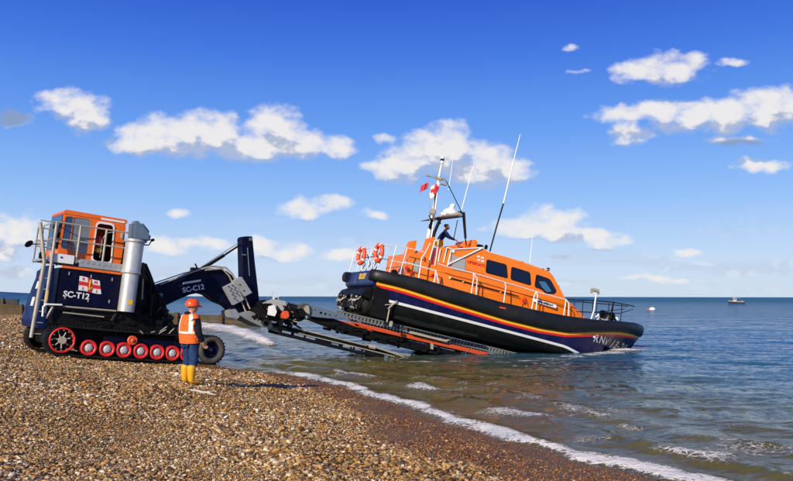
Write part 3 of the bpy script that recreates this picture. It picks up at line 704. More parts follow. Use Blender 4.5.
q.tube([P_(42.6, 317, -1.68), P_(43.2, 307.5, -1.68), P_(46, 305, -1.68), P_(62, 305.5, -1.68)], .03, 8)
q.build('grab_rail', M['white'], tr)
q = MB(); q.tube([P_(63, 307, -1.62), P_(116, 311.5, -1.62)], .028, 8); q.tube([P_(63, 313, -1.62), P_(104, 317.5, -1.62)], .022, 8); q.tube([P_(46, 319, -1.62), P_(53, 307, -1.62)], .035, 6); q.build('step_rail', M['tan'], tr)
q = MB(); p = P_(29, 244.5, -1.6); q.lathe([(.01, .04), (.09, .03), (.11, 0), (.1, -.03), (.01, -.03)], (p.x, -1.6, p.z), 20, 0, 'x'); warp(q, lambda v: Vector((p.x + (v.x - p.x) + (v.z - p.z) * .5 + (v.y + 1.6) * .9, v.y, v.z))); 
q.tube([(p.x + .05, -1.6, p.z), (x0, -1.6, p.z + .06)], .016, 6); q.build('mirror', M['black'], tr)
q = MB()
for px, py in ((55, 228), (58, 236), (57, 246), (61, 240), (41, 256)): p = P_(px, py, -1.0); q.box((p.x, -1.0, p.z), (.12, .12, .2), bev=.02)
q.tube([P_(56, 240, -1.1), P_(60, 225, -1.1), P_(63, 222, -1.1)], .03, 6); q.build('work_lamps', M['black'], tr)
# cab
CY = -1.12
def cp(px, py, y=CY): return T.P(px, py, y)
roofz = (cp(66, 211.5).z + cp(127, 221).z) / 2; cx0 = cp(63.5, 216).x; cx1 = cp(126, 226).x; cz0 = dz - .05
zc = lambda px, py: (cp(px, py).x, cp(px, py).z)
outer = rnd_poly([(cx0 - .02, cz0), (cx0 + .02, roofz - .02), (cx1, roofz - .03), (cx1, cz0)], .22, 6)
door = rnd_poly([(cp(94.5, 240).x, cz0 + .06), (cp(96, 230).x, roofz - .2), (cp(114, 226).x, roofz - .2), (cp(114, 240).x, cz0 + .06)], .13, 4)
win = rnd_poly([(cp(71.5, 240).x, cz0 + .26), (cp(72.5, 221).x, roofz - .15), (cp(91, 222).x, roofz - .15), (cp(89, 244).x, cz0 + .26)], .12, 4)
win2 = rnd_poly([(cx0 + .05, cz0 + .34), (cx0 + .07, roofz - .17), (cp(70.6, 240).x, roofz - .15), (cp(69.8, 240).x, cz0 + .3)], .07, 3)
q = MB(); plate(q, outer, [door, win, win2], CY, CY + .07); plate(q, outer, [win], .33, .40)
q.prism(rnd_poly([(cx0 - .03, roofz - .1), (cx0 + .03, roofz + .035), (cx1 + .02, roofz + .025), (cx1 + .03, roofz - .1)], .05, 3), -1.14, .42, 0, .035)
q.box(((cx0 + cx1) / 2, -.36, cz0 + .03), (cx1 - cx0 - .1, 1.46, .06)); q.box((cx1 - .05, -.36, (roofz + cz0) / 2), (.06, 1.46, roofz - cz0 - .1)); q.box((cx0 + .02, -.36, cz0 + .16), (.06, 1.44, .3))
for y in (-1.06, .34): q.box((cx0 + .04, y, (roofz + cz0) / 2), (.07, .08, roofz - cz0 - .1), bev=.02)
cab = q.build('cab', M['orange2'], tr)
M['blueglass'] = glass('blue_tinted_glass', (.02, .05, .12), .05)
q = MB(); q.box((cx0 - .01, -.36, (roofz + cz0) / 2 + .1), (.02, 1.34, roofz - cz0 - .42)); q.build('windscreen', M['blueglass'], cab)
q = MB(); plate(q, inset(win, -.02), [], CY + .02, CY + .035); plate(q, inset(win, -.02), [], .35, .365); q.build('side_window', M['cabglass'], cab)
q = MB(); plate(q, inset(win2, -.02), [], CY + .02, CY + .035); q.build('corner_window', M['blueglass'], cab)
q = MB(); plate(q, inset(door, -.035), [inset(door, .03)], CY - .025, CY + .02); dr = q.build('door_frame', M['white'], cab)
q = MB(); q.tube([(cp(101, 245).x, CY - .05, cz0 + .2), (cp(101, 245).x, CY - .05, cz0 + .75), (cp(106, 232).x, CY - .05, cz0 + 1.0), (cp(112, 232).x, CY - .05, cz0 + 1.05)], .014, 6); q.build('door_handle', M['grey'], dr)
q = MB(); sx_ = cp(105, 250).x
q.box((sx_ + .1, -.1, cz0 + .45), (.5, .5, .12), bev=.04); q.box((sx_ + .34, -.1, cz0 + .85), (.12, .5, .75), Matrix.Rotation(.15, 4, 'Y'), bev=.05); q.box((sx_ + .1, -.1, cz0 + .2), (.25, .3, .4)); q.box((cx0 + .35, 0, cz0 + .45), (.3, 1.0, .7), bev=.05)
seat = q.build('driver_seat', M['black'], cab)
p = cp(99, 242, -.8); q = MB(); q.box((p.x, -.8, p.z), (.2, .2, .32), bev=.06); q.build('red_jacket', M['red'], cab)
p = cp(98, 251, -.8); q = MB(); q.box((p.x, -.82, p.z), (.22, .2, .14), bev=.04); q.build('yellow_bag', M['yellow'], cab)
q = MB(); l, r = cp(101, 218.8), cp(124.5, 222.2); q.box(((l.x + r.x) / 2, CY - .012, roofz - .07), (r.x - l.x, .02, .06)); q.build('roof_stripe', M['white'], cab)
q = MB(); p = cp(122, 236, -1.2); q.box((p.x, -1.2, p.z), (.1, .1, .22), bev=.03); q.build('side_lamp', M['greypanel'], cab)
q = MB(); q.box((cx1 + .24, -.3, dz + .35), (.5, 1.4, .9), bev=.05); q.box((cx1 + .2, .2, dz + .1), (.6, 2.2, .5), bev=.04); q.build('air_filter_box', M['black'], tr)
# big silver stack
c0, c1 = T.P(137, 240, -1.78), T.P(122.5, 312, -1.78); cxx = (c0.x + c1.x) / 2 + .02; z0, z1 = c1.z, c0.z
q = MB(); R_ = .285
q.lathe([(.01, z0), (R_ - .03, z0), (R_ - .03, z0 + .01), (R_ - .03, z0 + .03), (R_ - .03, z0 + (z1 - z0) * .51), (R_ - .03, z0 + (z1 - z0) * .515), (R_ + .012, z0 + (z1 - z0) * .52), (R_ + .012, z0 + (z1 - z0) * .55), (R_ - .005, z0 + (z1 - z0) * .555), (R_ - .005, z0 + (z1 - z0) * .57), (R_, z1 - .14), (R_, z1 - .125), (R_ + .02, z1 - .12), (R_ + .02, z1 - .02), (R_ - .02, z1)], (cxx, -1.78, 0), 36, 0, 'z')
stack = q.build('exhaust_stack', M['steel'], tr)
q = MB(); hd = [T.P(a_, b2, -1.78) for a_, b2 in ((129, 241), (130.5, 221.5), (140, 222), (149.5, 234), (148, 244))]
q.prism([(p.x, p.z) for p in hd], -1.78 - .24, -1.78 + .24, 0, .09); q.build('stack_cowl', M['bluegrey'], stack)
q = MB(); p = T.P(131, 303, -1.8); q.box((cxx + .02, -1.78 - R_ + .02, p.z), (.13, .015, .15)); q.build('yellow_label', M['yellow'], stack)
q = MB(); p = T.P(152.5, 240.5, -1.78); q.box((p.x, -1.78, p.z), (.12, .09, .09), Matrix.Rotation(-.4, 4, 'Y'), bev=.02); q.tube([(p.x - .02, -1.78, p.z), (p.x - .1, -1.78, p.z - .18), (cxx + .2, -1.78, p.z - .2)], .02, 6); q.build('camera_bracket', M['black'], tr)
q = MB()   # pleated arch of black hose and the black gear behind the stack
q.prism(T.prof([(128, 314), (134, 268), (146, 262), (152, 276), (157, 290), (165, 302), (170, 318), (176, 327), (172, 334), (118, 332)], -.9), -.95, .95, 0, .06)
q.tube([T.P(112, 322, -1.5), T.P(117, 313, -1.5), T.P(124, 308, -1.5), T.P(136, 311, -1.5), T.P(140, 322, -1.5)], .09, 10)
for k, (dx, r) in enumerate(((0, .05), (6, .035), (11, .04))):
    q.tube([T.P(142 + dx * .5, 265 + dx, -1.1), T.P(150 + dx * .6, 280 + dx, -1.1), T.P(151 + dx * .8, 300, -1.1), T.P(148 + dx, 320, -1.1)], r, 8)
random.seed(5)
for k in range(40):
    p = T.P(random.uniform(128, 172), random.uniform(308, 334), -1.1 - random.random() * .4); q.box(p, [random.uniform(.05, .22) for _ in range(3)], Euler((random.random(), random.random(), 0)).to_matrix(), bev=.01)
q.build('hydraulic_gear', M['black'], tr)
q = MB()
for (a_, b2, c_, d_) in ((140, 331, 143, 334), (151, 333, 155, 332), (159, 334, 166, 330), (160, 332, 167, 327), (169, 334, 174, 329)): q.tube([T.P(a_, b2, -1.56), T.P(c_, d_, -1.56)], .018, 6)
q.tube([T.P(143, 279, -1.35), T.P(142, 300, -1.35)], .03, 6)
q.build('fittings', M['tan'], tr)

# ================================================================== CARRIAGE
B = Frame(Vector((-1.34, 31.4, 3.3)), math.radians(20), math.radians(12))
KA = atdist(250, 318, 28.4); KB = ground(420, 359, -.12)
kyaw = math.atan2(KB.y - KA.y, KB.x - KA.x); kp = math.atan2(KA.z - KB.z, math.hypot(KB.x - KA.x, KB.y - KA.y))
K = Frame(KA, kyaw, kp); KL = (KB - KA).length
ca = thing('launching_carriage', K, 'navy and grey boat carriage with raised boom and sloping cradle in the surf', 'boat carriage')
TK = K.I @ T.M; BK = K.I @ B.M
# gooseneck boom, in the tractor's own plane
BY = -.32
pr = T.prof([(146, 296), (160, 285), (185, 276.5), (198, 270.5), (212, 268.5), (226, 270.5), (233, 276), (240, 290), (249, 308), (247, 319), (238, 316), (228, 306), (218, 302), (208, 295), (200, 293), (190, 295), (176, 301), (160, 309), (148, 318)], BY)
q = MB().prism(pr, BY, -BY, 0, .03); boom = xf(q, TK).build('boom', M['navy'], ca)
q = MB(); a_, b2 = T.P(183, 282.2, BY - .01), T.P(201, 279.2, BY - .01); dn = Vector((0, 0, -.09)); q.add([a_ + dn * .2, b2 + dn * .2, b2 + dn, a_ + dn], [(0, 1, 2, 3)]); xf(q, TK).build('white_stripe', M['white'], boom)
q = MB(); cc_ = T.P(159, 297, BY - .01); q.box((cc_.x, BY - .01, cc_.z), (.22, .012, .24), Matrix.Rotation(.1, 4, 'Y')); xf(q, TK).build('sticker', M['bluegrey'], boom)
def text_in(s, size, mat, parent, F, org, right, up, pf, **kw):
    m_ = pf.I @ F.M; r3 = m_.to_3x3(); return text(s, size, mat, parent, m_ @ Vector(org), r3 @ Vector(right), r3 @ Vector(up), **kw)
p = T.P(193.5, 289, BY - .008); a_, b2 = T.P(185, 290.5, BY), T.P(202, 287.5, BY)
text_in('SC-C12', .25, M['white'], boom, T, (p.x, BY - .008, p.z), (b2 - a_), (0, 0, 1), K, bold=.006)
# pipes and boxes on the boom
q = MB(); YY = BY - .12
q.tube([T.P(196, 271, YY), T.P(212, 266.5, YY), T.P(226, 268, YY), T.P(232, 274, YY), T.P(242, 292, YY), T.P(250, 309, YY)], .035, 8); q.tube([T.P(205, 270.5, YY), T.P(222, 269, YY), T.P(229, 276, YY), T.P(238, 294, YY), T.P(246, 312, YY)], .03, 8)
q.tube([T.P(160, 285, YY), T.P(178, 278, YY), T.P(196, 271, YY)], .03, 8)
xf(q, TK).build('hydraulic_pipe', M['tan'], boom)
q = MB(); YG = BY - .25
def quad_box(mb, pts, y0, y1, bev=.015, mi=0, F=T): mb.prism(F.prof(pts, y0), y0, y1, mi, bev)
quad_box(q, [(224, 287.5), (235, 282), (244.5, 300), (234, 305.5)], YG, YG + .2); quad_box(q, [(234, 281), (242, 277), (252.5, 293), (245, 297)], YG - .06, YG + .2)
gp = xf(q, TK).build('valve_cover', M['greypanel'], ca, label='pale grey valve cover plates')
q = MB()
for px, py in ((229, 287), (231, 291), (233, 295), (235, 299), (233, 286), (235, 290), (237, 294), (240, 285), (244, 291), (247, 292)): p = T.P(px, py, YG - .07); q.box((p.x, YG - .065, p.z), (.07, .02, .035), Matrix.Rotation(.6, 4, 'Y'))
xf(q, TK).build('slot', M['black'], gp)
# upright post
q = MB(); quad_box(q, [(242.5, 238), (245, 236.5), (252.5, 236.5), (255, 262), (259, 296), (261, 318), (247, 318), (244, 290)], -.24, .24, .025); post = xf(q, TK).build('upright_post', M['navy'], ca)
q = MB(); q.tube([T.P(247.5, 248, -.26), T.P(249.5, 276, -.26)], .02, 6); q.box(T.P(250.5, 239.5, -.25), (.12, .02, .1)); q.box(T.P(244, 255, -.26), (.16, .02, .04)); xf(q, TK).build('guide_strip', M['bluegrey'], post)
q = MB(); q.tube([T.P(244, 242.5, 0), T.P(222, 257, 0)], .035, 8, 0); q.tube([T.P(224, 255.6, 0), T.P(196, 273, 0)], .06, 10, 0); q.tube([T.P(244, 239.5, .2), T.P(200, 268, .2), T.P(150, 285, .2)], .02, 6, 1)
q.box(T.P(196, 270, 0), (.35, .25, .12)); q.tube([T.P(199, 272, -.1), T.P(195, 264, -.1)], .03, 6)
xf(q, TK).build('hydraulic_ram', [M['black'], M['greypanel']], ca)
# coupling head: brackets, winch, sheaves
q = MB(); quad_box(q, [(238, 314), (250, 311), (261, 316), (278, 325), (277, 328.5), (262, 327), (247, 320)], -.5, .5, .02); 
quad_box(q, [(228, 311), (236, 309), (241, 316), (238, 320), (230, 318)], -.45, .2, .03)
cp_ = xf(q, TK).build('coupling_bracket', M['grey'], ca)
q = MB()
for px, py, r in ((262, 320, .05), (268, 323, .04), (253, 317, .05)): p = T.P(px, py, -.51); q.disc((p.x, 0, p.z), r, -.515, -.505, 14)
xf(q, TK).build('bolt_hole', M['black'], cp_)
q = MB(); random.seed(9)
def KP(px, py, y=0): return K.P(px, py, y)
quad_box(q, [(251, 309), (262, 304.5), (276, 304.5), (292, 308), (304, 311), (309, 317), (300, 322), (282, 323), (262, 319)], -.42, .7, .04, 0, K); quad_box(q, [(256, 306), (259, 301), (266, 300), (272, 305)], -.3, .2, .03, 0, K)
for k in range(60):
    px = random.uniform(255, 303); py = 305 + (px - 255) * .12 + random.uniform(0, 18); p = KP(px, py, random.uniform(-.5, .6)); q.box(p, [random.uniform(.05, .22) for _ in range(3)], Euler((random.random() * .5, random.random(), random.random() * .5)).to_matrix(), bev=.015)
for k in range(9):
    px = random.uniform(258, 290); q.tube([KP(px, 303, -.5), KP(px + 8, 312 + random.random() * 4, -.6), KP(px + 18, 318, -.5)], .03, 6)
q.build('winch_gear', M['black'], ca)
q = MB(); random.seed(19)
for k in range(22):
    px = random.uniform(262, 308); py = 308 + (px - 262) * .14 + random.uniform(0, 9); a0 = KP(px, py, -.5); q.tube([a0, a0 + Vector((random.uniform(-.18, .25), -.03, random.uniform(-.10, .06)))], random.uniform(.012, .03), 6)
q.build('cable_guides', M['tan'], ca)
q = MB(); quad_box(q, [(268.5, 306.5), (274.5, 305), (277, 312), (275, 316.5), (267.5, 315)], -.7, -.66, .004, 0, K); q.build('white_cover', M['white'], ca)
q = MB(); quad_box(q, [(262, 303.5), (273, 299), (286, 301.5), (287, 306), (283, 311.5), (277, 310), (272, 304)], -.55, -.4, .02, 0, K); q.build('winch_bracket', M['greypanel'], ca)
q = MB(); quad_box(q, [(281.5, 314.5), (284, 311), (289, 311.5), (290, 317), (287, 319.5), (282, 318)], -.75, -.45, .03, 0, K); q.build('marker_box', M['redorange'], ca)
q = MB(); p = KP(291, 309, -.3); q.lathe([(.05, -.5), (.17, -.5), (.20, -.46), (.20, -.1), (.17, -.06), (.05, -.06)], (p.x, 0, p.z), 26); q.build('winch_drum', M['rubber'], ca)
# sheave and side arm of the cradle
def BP(px, py, y=-1.05): return B.P(px, py, y)
q = MB(); p = BP(304.5, 311); q.lathe([(.04, -1.2), (.1, -1.2), (.12, -1.16), (.22, -1.14), (.27, -1.17), (.28, -1.1), (.28, -.85)], (p.x, 0, p.z), 28); xf(q, BK).build('sheave', M['tyre'], ca)
q = MB(); quad_box(q, [(304, 309), (306, 305.5), (309, 306), (310, 313), (308, 319), (305, 319.5), (303.5, 314)], -1.25, -1.2, .01, 0, B); xf(q, BK).build('sheave_guard', M['tan'], ca)
for s in (1, -1):
    q = MB(); prm = [(307.5, 305), (316, 306.5), (330, 311), (346, 316.8), (342, 319.2), (330, 318.5), (318, 317.5), (309, 316)]
    prf = B.prof(prm, -1.15); q.prism(prf, s * 1.15, s * 1.07, 0, .012); arm = xf(q, BK).build('side_arm', M['bluegrey'], ca)
    q = MB()
    for px, py, r in ((321, 313, .05), (325.5, 314, .045), (315, 310, .025), (330, 315, .03), (336, 316, .025)): p = BP(px, py, -1.16); q.disc((p.x, 0, p.z), r, s * 1.155, s * 1.152, 14)
    xf(q, BK).build('arm_hole', M['black'], arm)
M['railgrey'] = paint('dark_galvanised_rail', (.20, .21, .21), .5, .5, metal=.2, dirtcol=(.08, .06, .04))
M['rusty'] = paint('rusty_orange_steel', (.62, .075, .012), .5, .6, dirtcol=(.14, .05, .02), scale=4)
# cradle: toothed rail above a red-orange beam, on both sides
rl, rr = BP(336, 312.5, -1.1), BP(526, 357.5, -1.1); zr = (rl.z + rr.z) / 2
0 and print('RAIL', rl, rr, 'yaw', math.degrees(kyaw), 'kp', math.degrees(kp), 'KL', KL, 'zt', zt, 'bot', bot)
def railz(x): return rl.z + (rr.z - rl.z) * (x - rl.x) / (rr.x - rl.x)
XE = rr.x + 3.0
for s in (1, -1):
    q = MB(); y0, y1 = s * 1.1, s * 1.0; x = rl.x
    while x < XE:
        q.box((x, s * 1.06, railz(x)), (.075, .12, .13), bev=.008); x += .15
    for dz_ in (.085, -.085):
        q.prism([(rl.x, railz(rl.x) + dz_ - .022), (rl.x, railz(rl.x) + dz_ + .022), (XE, railz(XE) + dz_ + .022), (XE, railz(XE) + dz_ - .022)], s * 1.14, s * .98, 0)
    xf(q, BK).build('toothed_rail', M['railgrey'], ca)
    q = MB(); q.prism([(rl.x + .5, railz(rl.x + .5) - .2), (XE, railz(XE) - .12), (XE, railz(XE) - .3), (rl.x + 1.5, railz(rl.x + 1.5) - .34)], s * 1.12, s * .96, 0, .01)
    xf(q, BK).build('side_beam', M['rusty'], ca)
    q = MB(); q.prism([(rl.x - .9, railz(rl.x) - .12), (rl.x + 1.2, railz(rl.x + 1.2) - .38), (XE, railz(XE) - .45), (XE, railz(XE) - .75), (rl.x + 1.0, railz(rl.x) - .72), (rl.x - .9, railz(rl.x) - .42)], s * .9, s * .6, 0, .02)
    random.seed(21)
    for k in range(34):
        x = rl.x + random.uniform(0, 5.2); q.box((x, s * .98, railz(x) - random.uniform(.4, .72)), (random.uniform(.08, .4), .12, random.uniform(.06, .16)), bev=.01)
    xf(q, BK).build('cradle_beam', M['black'], ca)
q = MB()
for k in range(9): x = rl.x + .4 + k * .95; q.box((x, 0, railz(x) - .5), (.16, 1.9, .16), bev=.01)
xf(q, BK).build('cross_member', M['black'], ca)
q = MB()
for k in range(6):
    x = rl.x + .9 + k * 1.15
    for s in (1, -1): q.tube([(x, s * .35, railz(x) + .06), (x, s * .85, railz(x) + .18)], .09, 10)
xf(q, BK).build('keel_roller', M['rubber'], ca)
q = MB(); quad_box(q, [(411, 331), (446, 339.5), (452, 337.5), (452.5, 339), (446, 342), (411, 333.5)], -1.35, -1.0, .01, 0, B); quad_box(q, [(431, 343), (433.5, 343.5), (433.5, 349.5), (431, 349)], -1.2, -1.15, .004, 0, B); xf(q, BK).build('fender_ledge', M['tan'], ca)
# lower chassis beams running down into the water
for s, yy in ((1, 0.0), (-1, 1.9)):
    q = MB(); q.box((KL / 2 + .6, yy + .09, -.06), (KL - .6, .18, .17), bev=.015); q.box((KL / 2 + .6, yy + .09, -.3), (KL - 1.2, .16, .12), bev=.015)
    for k in range(12): q.box((1.2 + k * .5, yy + .09, -.18), (.06, .1, .14))
    q.build('chassis_beam', M['black'], ca)
    q = MB(); q.box((KL / 2 + .9, yy - .02, .02), (KL - 1.2, .03, .035)); q.box((KL / 2 + 1.1, yy - .02, -.13), (KL - 1.6, .03, .03)); q.build('edge_strip', M['tan'], ca)
q = MB()
for x in (1.2, 3.2, 5.4): q.box((x, 1.0, -.16), (.16, 1.9, .16), bev=.01)
q.build('cross_tube', M['black'], ca)
for s in (0, 1.9):
    for j, x in enumerate((KL - .95, KL - .55, KL - .15)):
        q = MB(); q.lathe([(.03, s - .12), (.07, s - .12), (.09, s - .07), (.17, s - .07), (.2, s - .1), (.21, s + .12), (.03, s + .12)], (x, 0, -.26), 22); q.build('bogie_wheel', M['tyre'], ca)
q = MB(); q.tube([(KL - 2.4, -.12, .07), (KL - .2, -.14, -.1)], .035, 8); q.box((KL - 2.1, -.12, .03), (.3, .12, .14), bev=.03); q.box((KL - .15, -.12, -.1), (.25, .14, .14), bev=.03); q.build('bogie_arm', M['tan'], ca)
# ================================================================== LIFEBOAT
bt = thing('lifeboat', B, 'orange, navy and black lifeboat nosing into the sea off its carriage', 'lifeboat')
def bp(px, py, y=-1.5): return B.P(px, py, y)
def lerpt(x, tab):
    xs, ys = zip(*tab); return float(np.interp(x, xs, ys))
HB = [(0, 1.98), (1, 2.08), (3, 2.17), (7, 2.2), (9, 2.12), (10.5, 1.88), (11.7, 1.45), (12.6, .98), (13.2, .55), (13.5, .25), (13.62, 0)]     # half-breadth at the sheer
ZS = [(0, .03), (1.65, .08), (3.4, -.02), (5.2, -.10), (7, -.09), (8.5, -.02), (10, .13), (11.3, .33), (12.6, .50), (13.8, .55)]              # sheer height
ZY = [(0, -.40), (1, -.42), (3, -.58), (5.6, -.74), (7.2, -.76), (8.5, -.68), (10.4, -.30), (11.6, -.08), (12.6, .0), (13.8, .02)]           # underside of the fender
def hb(x): return lerpt(x, HB)
def srow(x):
    zs, zy = lerpt(x, ZS), lerpt(x, ZY)
    fwd = sst(8.6, 10.6, x)
    zw = lerpt(x, [(0, -1.0), (1, -1.02), (5.7, -1.16), (8.6, -1.25), (10.5, -1.62), (12, -2.1), (14, -2.4)])
    zr = zy - .10; zn = zr - .09
    return [zs, zy, zr, zn, zw + .05, zw - .05, min(zw - .28, -1.42 + .2 * max(0, x - 9) * .3), -1.62 - 0 * x, -1.86]
KEELZ = [(0, -1.75), (2, -1.86), (8, -1.9), (10.5, -1.8), (12, -1.45), (12.9, -.95), (13.4, -.4), (13.6, .1)]
def section(x):
    z = srow(x); h = hb(x); k = lerpt(x, KEELZ); out = []
    ys = [1.0, .985, .975, .965, .94, .93, .86, .60, 0.0]
    flare = [0, .05, .10, .15, .28, .34, .55, .8, 1.0]
    fw = float(sst(8.5, 13.4, x))
    for i, (zz, f) in enumerate(zip(z, ys)):
        zz = max(zz, k + (8 - i) * .004) if i > 3 else zz
        if i in (6, 7): zz = max(min(zz, -1.45 if i == 6 else -1.66), k + (.3 if i == 6 else .12) * (1 - fw * .6))
        y = h * f * (1 - fw * flare[i] * .85) if i < 8 else 0
        if zz <= k + .02: y *= .3
        out.append((x, y, zz))
    out[8] = (x, 0, k); return out
xs = list(np.linspace(0, 8, 21)) + list(np.linspace(8.3, 13.5, 26))
for side_ in (1,):
    rows_n = [[(x, -y, z) for x, y, z in section(x)] for x in xs]; rows_p = [[(x, y, z) for x, y, z in section(x)] for x in xs]
q = MB(); MI = [4, 0, 1, 2, 3, 4, 4, 4]
mi = lambda i, j: [2, 0, 1, 2, 3, 4, 4, 4][j]
q.grid(rows_n, mi); q.grid(rows_p, mi)
# transom: a blue plate at the top, raked dark recess under it
s0 = section(0)
tr0 = [(0, -y, z) for _, y, z in s0] + [(0, y, z) for _, y, z in s0[::-1][1:]]
q.add(tr0, [tuple(range(len(tr0)))], 4)
M['sy'] = paint('yellow_stripe', (.9, .46, .02), .3, .05); M['sr'] = paint('red_stripe', (.72, .02, .02), .3, .05)
hull = q.build('hull', [M['sy'], M['sr'], M['navyhull'], M['white'], M['antifoul']], bt)
q = MB(); q.prism([(-.10, .06), (-.16, -.1), (-.14, -.5), (.02, -.62), (.04, .06)], -1.86, 1.86, 0, .03); tm = q.build('transom_panel', M['navyhull'], hull)
p = B.X(362.5, 276.5, -.17); text('SELSEY', .30, M['yellow'], tm, (-.175, p.y, p.z), right=(0, -1, 0), up=(0, 0, 1), bold=.012)
# black fender all round the gunwale
def outline():
    P = []
    P.append((-.12, -1.62)); P.append((-.16, -1.86)); P.append((-.02, -2.0))
    for x in list(np.linspace(.5, 12.6, 40)): P.append((x, -hb(x)))
    for x in (12.9, 13.2, 13.42, 13.55): P.append((x, -hb(x)))
    P.append((13.62, 0)); return P
O = outline(); O = O + [(x, -y) for x, y in O[::-1][1:]]
rows = []
for i, (x, y) in enumerate(O):
    a = Vector(O[max(0, i - 1)]); b2 = Vector(O[min(len(O) - 1, i + 1)]); t = (b2 - a).normalized(); nrm = Vector((t.y, -t.x))
    xx = max(x, 0); zt_, zb_ = lerpt(xx, ZS) + .03, lerpt(xx, ZY) + .01; hz = (zt_ - zb_) / 2; cz = (zt_ + zb_) / 2; w = .20
    r = []
    for k in range(13):
        an = math.pi * (k / 12) ; ca_, sa_ = math.cos(an), math.sin(an)
        ex = abs(sa_) ** .6; r.append((x + nrm.x * w * ex - nrm.x * .02, y + nrm.y * w * ex - nrm.y * .02, cz + hz * ca_))
    r = [(x - nrm.x * .16, y - nrm.y * .16, zt_ - .01)] + r + [(x - nrm.x * .1, y - nrm.y * .1, zb_)]
    rows.append(r)
q = MB().grid(rows); n = len(rows[0])
q.add(rows[0], [tuple(range(n))]); q.add(rows[-1], [tuple(range(n))])
M['fender'] = paint('fender_rubber', (.006, .006, .006), .5, .35, dirtcol=(.035, .03, .022), scale=.9)
q.build('fender', M['fender'], bt)
q = MB(); dk = [(x, -hb(x) + .08, lerpt(x, ZS) - .03) for x in xs]; q.grid([[(a[0], a[1], a[2]), (a[0], 0, a[2] + .03), (a[0], -a[1], a[2])] for a in dk], smooth=False); q.build('deck', M['greypanel'], bt)
# scupper plate at the waist and little draught marks
p = bp(503, 307, -2.42); q = MB(); q.box((p.x, -2.40, p.z - .03), (.26, .03, .06)); q.build('fender_badge', M['redorange'], bt)
p = B.P(611, 343.5, -1.45)
def hull_text(s, px, py, size, yl, slope):
    p = B.P(px, py, yl); return p
# the number is lettered on the flare of the bow, following the hull surface
def hull_y(x, z):
    s_ = section(x)
    for a, b2 in zip(s_[:-1], s_[1:]):
        if a[2] >= z >= b2[2]: t = (a[2] - z) / max(1e-6, a[2] - b2[2]); return a[1] + (b2[1] - a[1]) * t
    return s_[-2][1]
def lettering_on_hull(s, x0, z0, size, mat, shear=.12, dzdx=0):
    o = text(s, size, mat, None, (0, 0, 0), shear=shear, bold=.012, align='LEFT', name='registration_lettering', space=1.22)
    me = o.data; bm = bmesh.new(); bm.from_mesh(me); bmesh.ops.triangulate(bm, faces=bm.faces[:]); bm.to_mesh(me); bm.free()
    for v in me.vertices:
        x = x0 + v.co.x; z = z0 + v.co.z + dzdx * v.co.x; e = -v.co.y * 0
        v.co = Vector((x, -(hull_y(x, z) + .045), z))
    me.update(); o.parent = hull; return o

lettering_on_hull('RNLI 13-20', 10.0, -.62, .47, M['white'], dzdx=-.015)
q = MB(); p = B.P(593, 336.5, -1.75); q.disc((p.x, 0, p.z), .05, -(hull_y(p.x, p.z) + .03), -(hull_y(p.x, p.z) - .05), 14); q.build('hull_fitting', M['white'], hull)
# under the stern: water jets and their rams
def jets(s):
    q = MB(); c = s * .98
    q.lathe([(.05, -.40), (.28, -.40), (.31, -.34), (.31, -.12), (.38, -.08), (.40, .1)], (0, c, -1.28), 22, 0, 'x')
    q.box((-.30, c, -1.28), (.36, .66, .6), Matrix.Rotation(.2, 4, 'Y'), bev=.1); q.box((-.15, c, -.82), (.34, .5, .26), bev=.05)
    q.box((-.42, c, -1.05), (.22, .5, .22), Matrix.Rotation(-.4, 4, 'Y'), bev=.06)
    j = q.build('water_jet', M['rubber'], hull)
    q = MB(); random.seed(31 + s)
    for k in range(5):
        y = c + random.uniform(-.4, .4); q.tube([(0, y, -.7 - random.random() * .2), (-.28, y + .03, -1.0), (-.52, y + .08, -1.25)], .022, 6, 0)
    for k in range(26): q.box((random.uniform(-.50, -.36), c + random.uniform(-.36, .36), random.uniform(-1.55, -1.02)), [random.uniform(.03, .11) for _ in range(3)], Euler((random.random(), random.random(), 0)).to_matrix(), 1 if k % 3 else 0, bev=.01)
    q.build('steering_ram', [M['steel'], M['tan']], j)
jets(-1); jets(1)
q = MB(); q.prism([(0, -.6), (-.3, -.75), (-.42, -1.0), (0, -1.1)], -1.7, 1.7, 0, .03); q.box((-.1, 0, -1.3), (.5, .8, .5), bev=.08); q.prism([(-.02, -.55), (.6, -.62), (.7, -1.75), (0, -1.7)], -1.95, -1.88, 0, .02); q.build('jet_guard_and_shade', M['black'], hull)  # black side plate stands in for the shade of the stern recess
q = MB(); q.tube([bp(387, 322, -2.0), bp(390, 306, -2.0)], .03, 6); q.tube([bp(388, 309, -2.02), bp(397, 301, -2.02)], .03, 6); q.tube([bp(385, 305, -2.0), bp(394, 304, -2.0)], .02, 6); q.box(bp(391, 324, -1.95), (.12, .1, .22), bev=.02); q.build('jet_linkage', M['tan'], hull)
q = MB()   # spray rail and trim flap along the bottom
q.prism([(1.0, -1.5), (4.6, -1.56), (4.6, -1.64), (2.2, -1.7), (1.0, -1.62)], -2.0, -1.85, 0, .02); q.build('spray_rail', M['antifoul'], hull)

